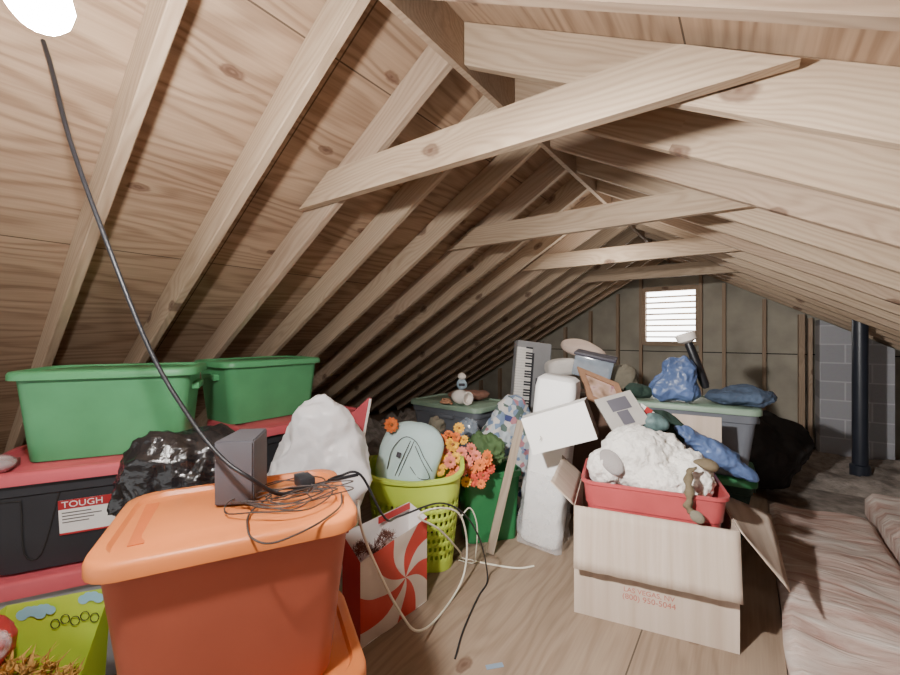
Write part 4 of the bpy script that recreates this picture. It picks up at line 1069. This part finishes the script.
o = obj('shredded_paper', bm, M['gold'], smooth=None, loc=gp, rot=gf.rotation_euler); tag(o, 'gold brown shredded paper tufts in the lime gift bag', 'paper shreds', kind='stuff')
o = blob('tissue_paper', (0.06, 0.05, 0.075), M['red_paper'], sub=4, amp=0.04, sc=14, ridge=0.03, rsc=18, seed=61, loc=gp + Matrix.Rotation(gf.rotation_euler.z, 3, 'Z') @ V((-0.07, 0.07, gh - 0.115)))
tag(o, 'crumpled red tissue paper in the lime gift bag', 'tissue paper')
o = blob('plastic_film', (0.06, 0.04, 0.045), M['film'], sub=4, amp=0.04, sc=14, ridge=0.03, rsc=18, seed=62, loc=gp + Matrix.Rotation(gf.rotation_euler.z, 3, 'Z') @ V((-0.03, 0.02, gh - 0.05)))
tag(o, 'crumpled clear plastic film in the lime gift bag', 'plastic film')

# ------------------------------------------------------------------ bulb and cords
BL = Vector((-0.752, 0.10, CH + 0.44))
lb_ = empty('light_bulb', BL, 0, 'bare glowing light bulb hanging on a cord below the rafters', 'light bulb')
bm = bmesh.new(); loft(bm, [ring_circle(r, z, 14) for r, z in ((0.004, -0.035), (0.02, -0.029), (0.031, -0.016), (0.035, 0.0), (0.031, 0.018), (0.02, 0.036), (0.014, 0.05))])
obj('globe', bm, M['glow'], lb_, smooth=180)
obj('socket', lathe([(0.016, 0.05), (0.022, 0.055), (0.022, 0.10), (0.01, 0.115)], 16), M['socket'], lb_)
cord('lamp_cord', [V((0, 0, 0.11)), V((0.002, 0, 0.3)), V((0, 0, roof_z(BL.x) - BL.z - 0.002))], 0.004, M['whitecable'], lb_, seg=4)

c_pts = [at(36, 24, 1.085), at(52, 70, 1.07), at(70, 140, 1.05), at(104, 235, 1.04), at(150, 350, 1.05), at(190, 418, 1.05), at(222, 458, 1.035), at(250, 478, 1.03), W(-0.47, 1.09, 0.868), W(-0.44, 1.16, 0.85), W(-0.36, 1.24, 0.85), W(-0.30, 1.30, 0.846)]
c_pts[0] = Vector((-1.53, 0.21, roof_z(-1.53) - 0.006))
o = cord('black_cable', c_pts, 0.0055, M['cable'], seg=8)
tag(o, 'thick black cable hanging from the roof down to the orange lid', 'cable')
# tangle on the lid: one long thin lead wound round and round, plus its adapter
rnd = random.Random(21); pts = []
cx_, cy_ = -0.45, 1.116
ca_, sa_ = math.cos(R(OA)), math.sin(R(OA))
for i in range(74):
    a = i * 0.62; rx = 0.105 + 0.035 * math.sin(i * 0.37) + rnd.uniform(-0.015, 0.015); ry = 0.062 + 0.035 * math.sin(i * 0.23 + 1)
    x = rx * math.cos(a) + 0.035 * math.sin(i * 0.11); y = ry * math.sin(a) + 0.03 * math.cos(i * 0.17)
    lat, dd = cx_ + x * ca_ - y * sa_ * 0.9, cy_ + x * sa_ + y * ca_
    pts.append(W(lat, dd, 0.8445 + 0.010 * abs(math.sin(i * 0.9)) + 0.008 * rnd.random()))
o = cord('cable_tangle', pts, 0.0019, M['lead'], seg=5)
tag(o, 'thin dark leads wound in a loose tangle on the orange lid', 'cable')
# one loop droops over the lid's near edge
cN = V((-0.715 + 0.505 * 0.62, 0.773 + 0.249 * 0.62))
o = cord('drooping_lead', [W(-0.50, 1.12, 0.85), W(-0.51, 1.02, 0.846), W(-0.47, 0.93, 0.846), W(-0.435, 0.893, 0.842), W(-0.40, 0.90, 0.832), W(-0.35, 0.935, 0.838), W(-0.31, 0.985, 0.846), W(-0.29, 1.06, 0.848), W(-0.31, 1.14, 0.852)], 0.0024, M['lead'])
tag(o, 'single thin lead looping over the near edge of orange lid', 'cable')
ad_ = empty('power_adapter', W(-0.44, 1.21, 0.845), YAW + R(40), 'small dark power adapter in the cable tangle', 'power adapter')
obj('adapter_body', B(-0.022, 0.022, -0.03, 0.03, 0.0, 0.03, bevel=0.005), M['black'], ad_)
obj('plug', B(-0.016, 0.016, 0.031, 0.05, 0.004, 0.026, bevel=0.003), M['greytote'], ad_)
o = cord('black_lead', [W(-0.37, 1.22, 0.858), W(-0.35, 1.27, 0.853), W(-0.29, 1.30, 0.845), at(385, 518, 1.36), at(400, 516, 1.55), at(440, 503, 1.75), at(465, 515, 1.84), at(480, 540, 1.95), W(0.195, 2.12, 0.06), W(0.19, 2.08, 0.007), W(0.14, 1.98, 0.006), W(0.06, 1.76, 0.006), W(0.02, 1.6, 0.006)], 0.004, M['cable'])
tag(o, 'black lead running from orange lid to the plywood floor', 'cable')
o = cord('white_lead', [at(358, 500, 1.36), at(362, 530, 1.38), at(378, 570, 1.40), at(400, 612, 1.50), at(418, 631, 1.62), at(440, 615, 1.85), at(462, 580, 2.05), at(467, 545, 2.1), at(460, 515, 2.05), at(440, 508, 1.95), at(418, 516, 1.85), at(440, 530, 1.95), at(460, 552, 2.15), W(0.07, 2.32, 0.006), W(0.25, 2.25, 0.006), W(0.38, 2.22, 0.006), W(0.47, 2.24, 0.006)], 0.005, M['whitecable'])
tag(o, 'white lead hanging in a loop before the peppermint bag', 'cable')
o = cord('white_loop', [at(460, 518, 2.1), at(470, 508, 2.12), at(477, 525, 2.15), at(476, 552, 2.2), W(0.13, 2.27, 0.006), W(0.05, 2.3, 0.006)], 0.0035, M['whitecable'])
tag(o, 'short white loop of lead beside lime basket corner', 'cable')
o = obj('floor_sticker', B(-0.035, 0.035, -0.011, 0.011, 0.0005, 0.0015), M['sticker_blue'], smooth=None, loc=W(0.175, 1.57, 0.0), rot=(0, 0, YAW + R(12)))
tag(o, 'small blue grey sticker on the plywood floor', 'sticker')
# ------------------------------------------------------------------ light
wd = bpy.data.worlds.new('World'); SC.world = wd; wd.use_nodes = True
nt = wd.node_tree; bg = nt.nodes['Background']; bg.inputs[0].default_value = (1.0, 0.985, 0.96, 1)
# soft world fill added through the end left open behind, a bright daylight sky beyond the gable vent
tc = N(nt, 'ShaderNodeTexCoord'); sp_ = N(nt, 'ShaderNodeSeparateXYZ'); L(nt, tc.outputs['Generated'], sp_.inputs[0])
mr = N(nt, 'ShaderNodeMapRange'); mr.inputs[1].default_value = 0.2; mr.inputs[2].default_value = 0.5
mr.inputs[3].default_value = 1.2; mr.inputs[4].default_value = 9.0
L(nt, sp_.outputs[1], mr.inputs[0]); L(nt, mr.outputs[0], bg.inputs[1])
sl_ = bpy.data.lights.new('mid_fill_spot', 'SPOT'); sl_.energy = 300; sl_.spot_size = R(95); sl_.spot_blend = 0.9; sl_.shadow_soft_size = 0.035; sl_.color = (1, 0.97, 0.93)  # spot added beside the bulb to brighten the heap, no fixture there
slo = bpy.data.objects.new('mid_fill_spot', sl_); COL.objects.link(slo); slo.location = (-0.70, 0.17, 1.70)
slo.rotation_euler = (Vector((0.0, 2.4, 0.55)) - slo.location).to_track_quat('-Z', 'Y').to_euler()
cam = bpy.data.cameras.new('camera'); co = bpy.data.objects.new('camera', cam); COL.objects.link(co)
cam.sensor_width = 36; cam.lens = 16.0; cam.shift_y = -2.5 / 900; cam.clip_start = 0.02
co.location = (0, 0, CH); co.rotation_euler = (PI / 2, 0, YAW)
SC.camera = co
SC.view_settings.exposure = 0.2
SC.view_settings.view_transform = 'AgX'
SC.view_settings.look = 'None'
lp = bpy.data.lights.new('fill_lamp', 'POINT'); lp.energy = 16; lp.shadow_soft_size = 0.35; lp.color = (1, 0.95, 0.88)  # added soft light lifting the back of the attic, stands for no fixture
lpo = bpy.data.objects.new('fill_lamp', lp); COL.objects.link(lpo); lpo.location = (-0.9, 3.3, 1.95)
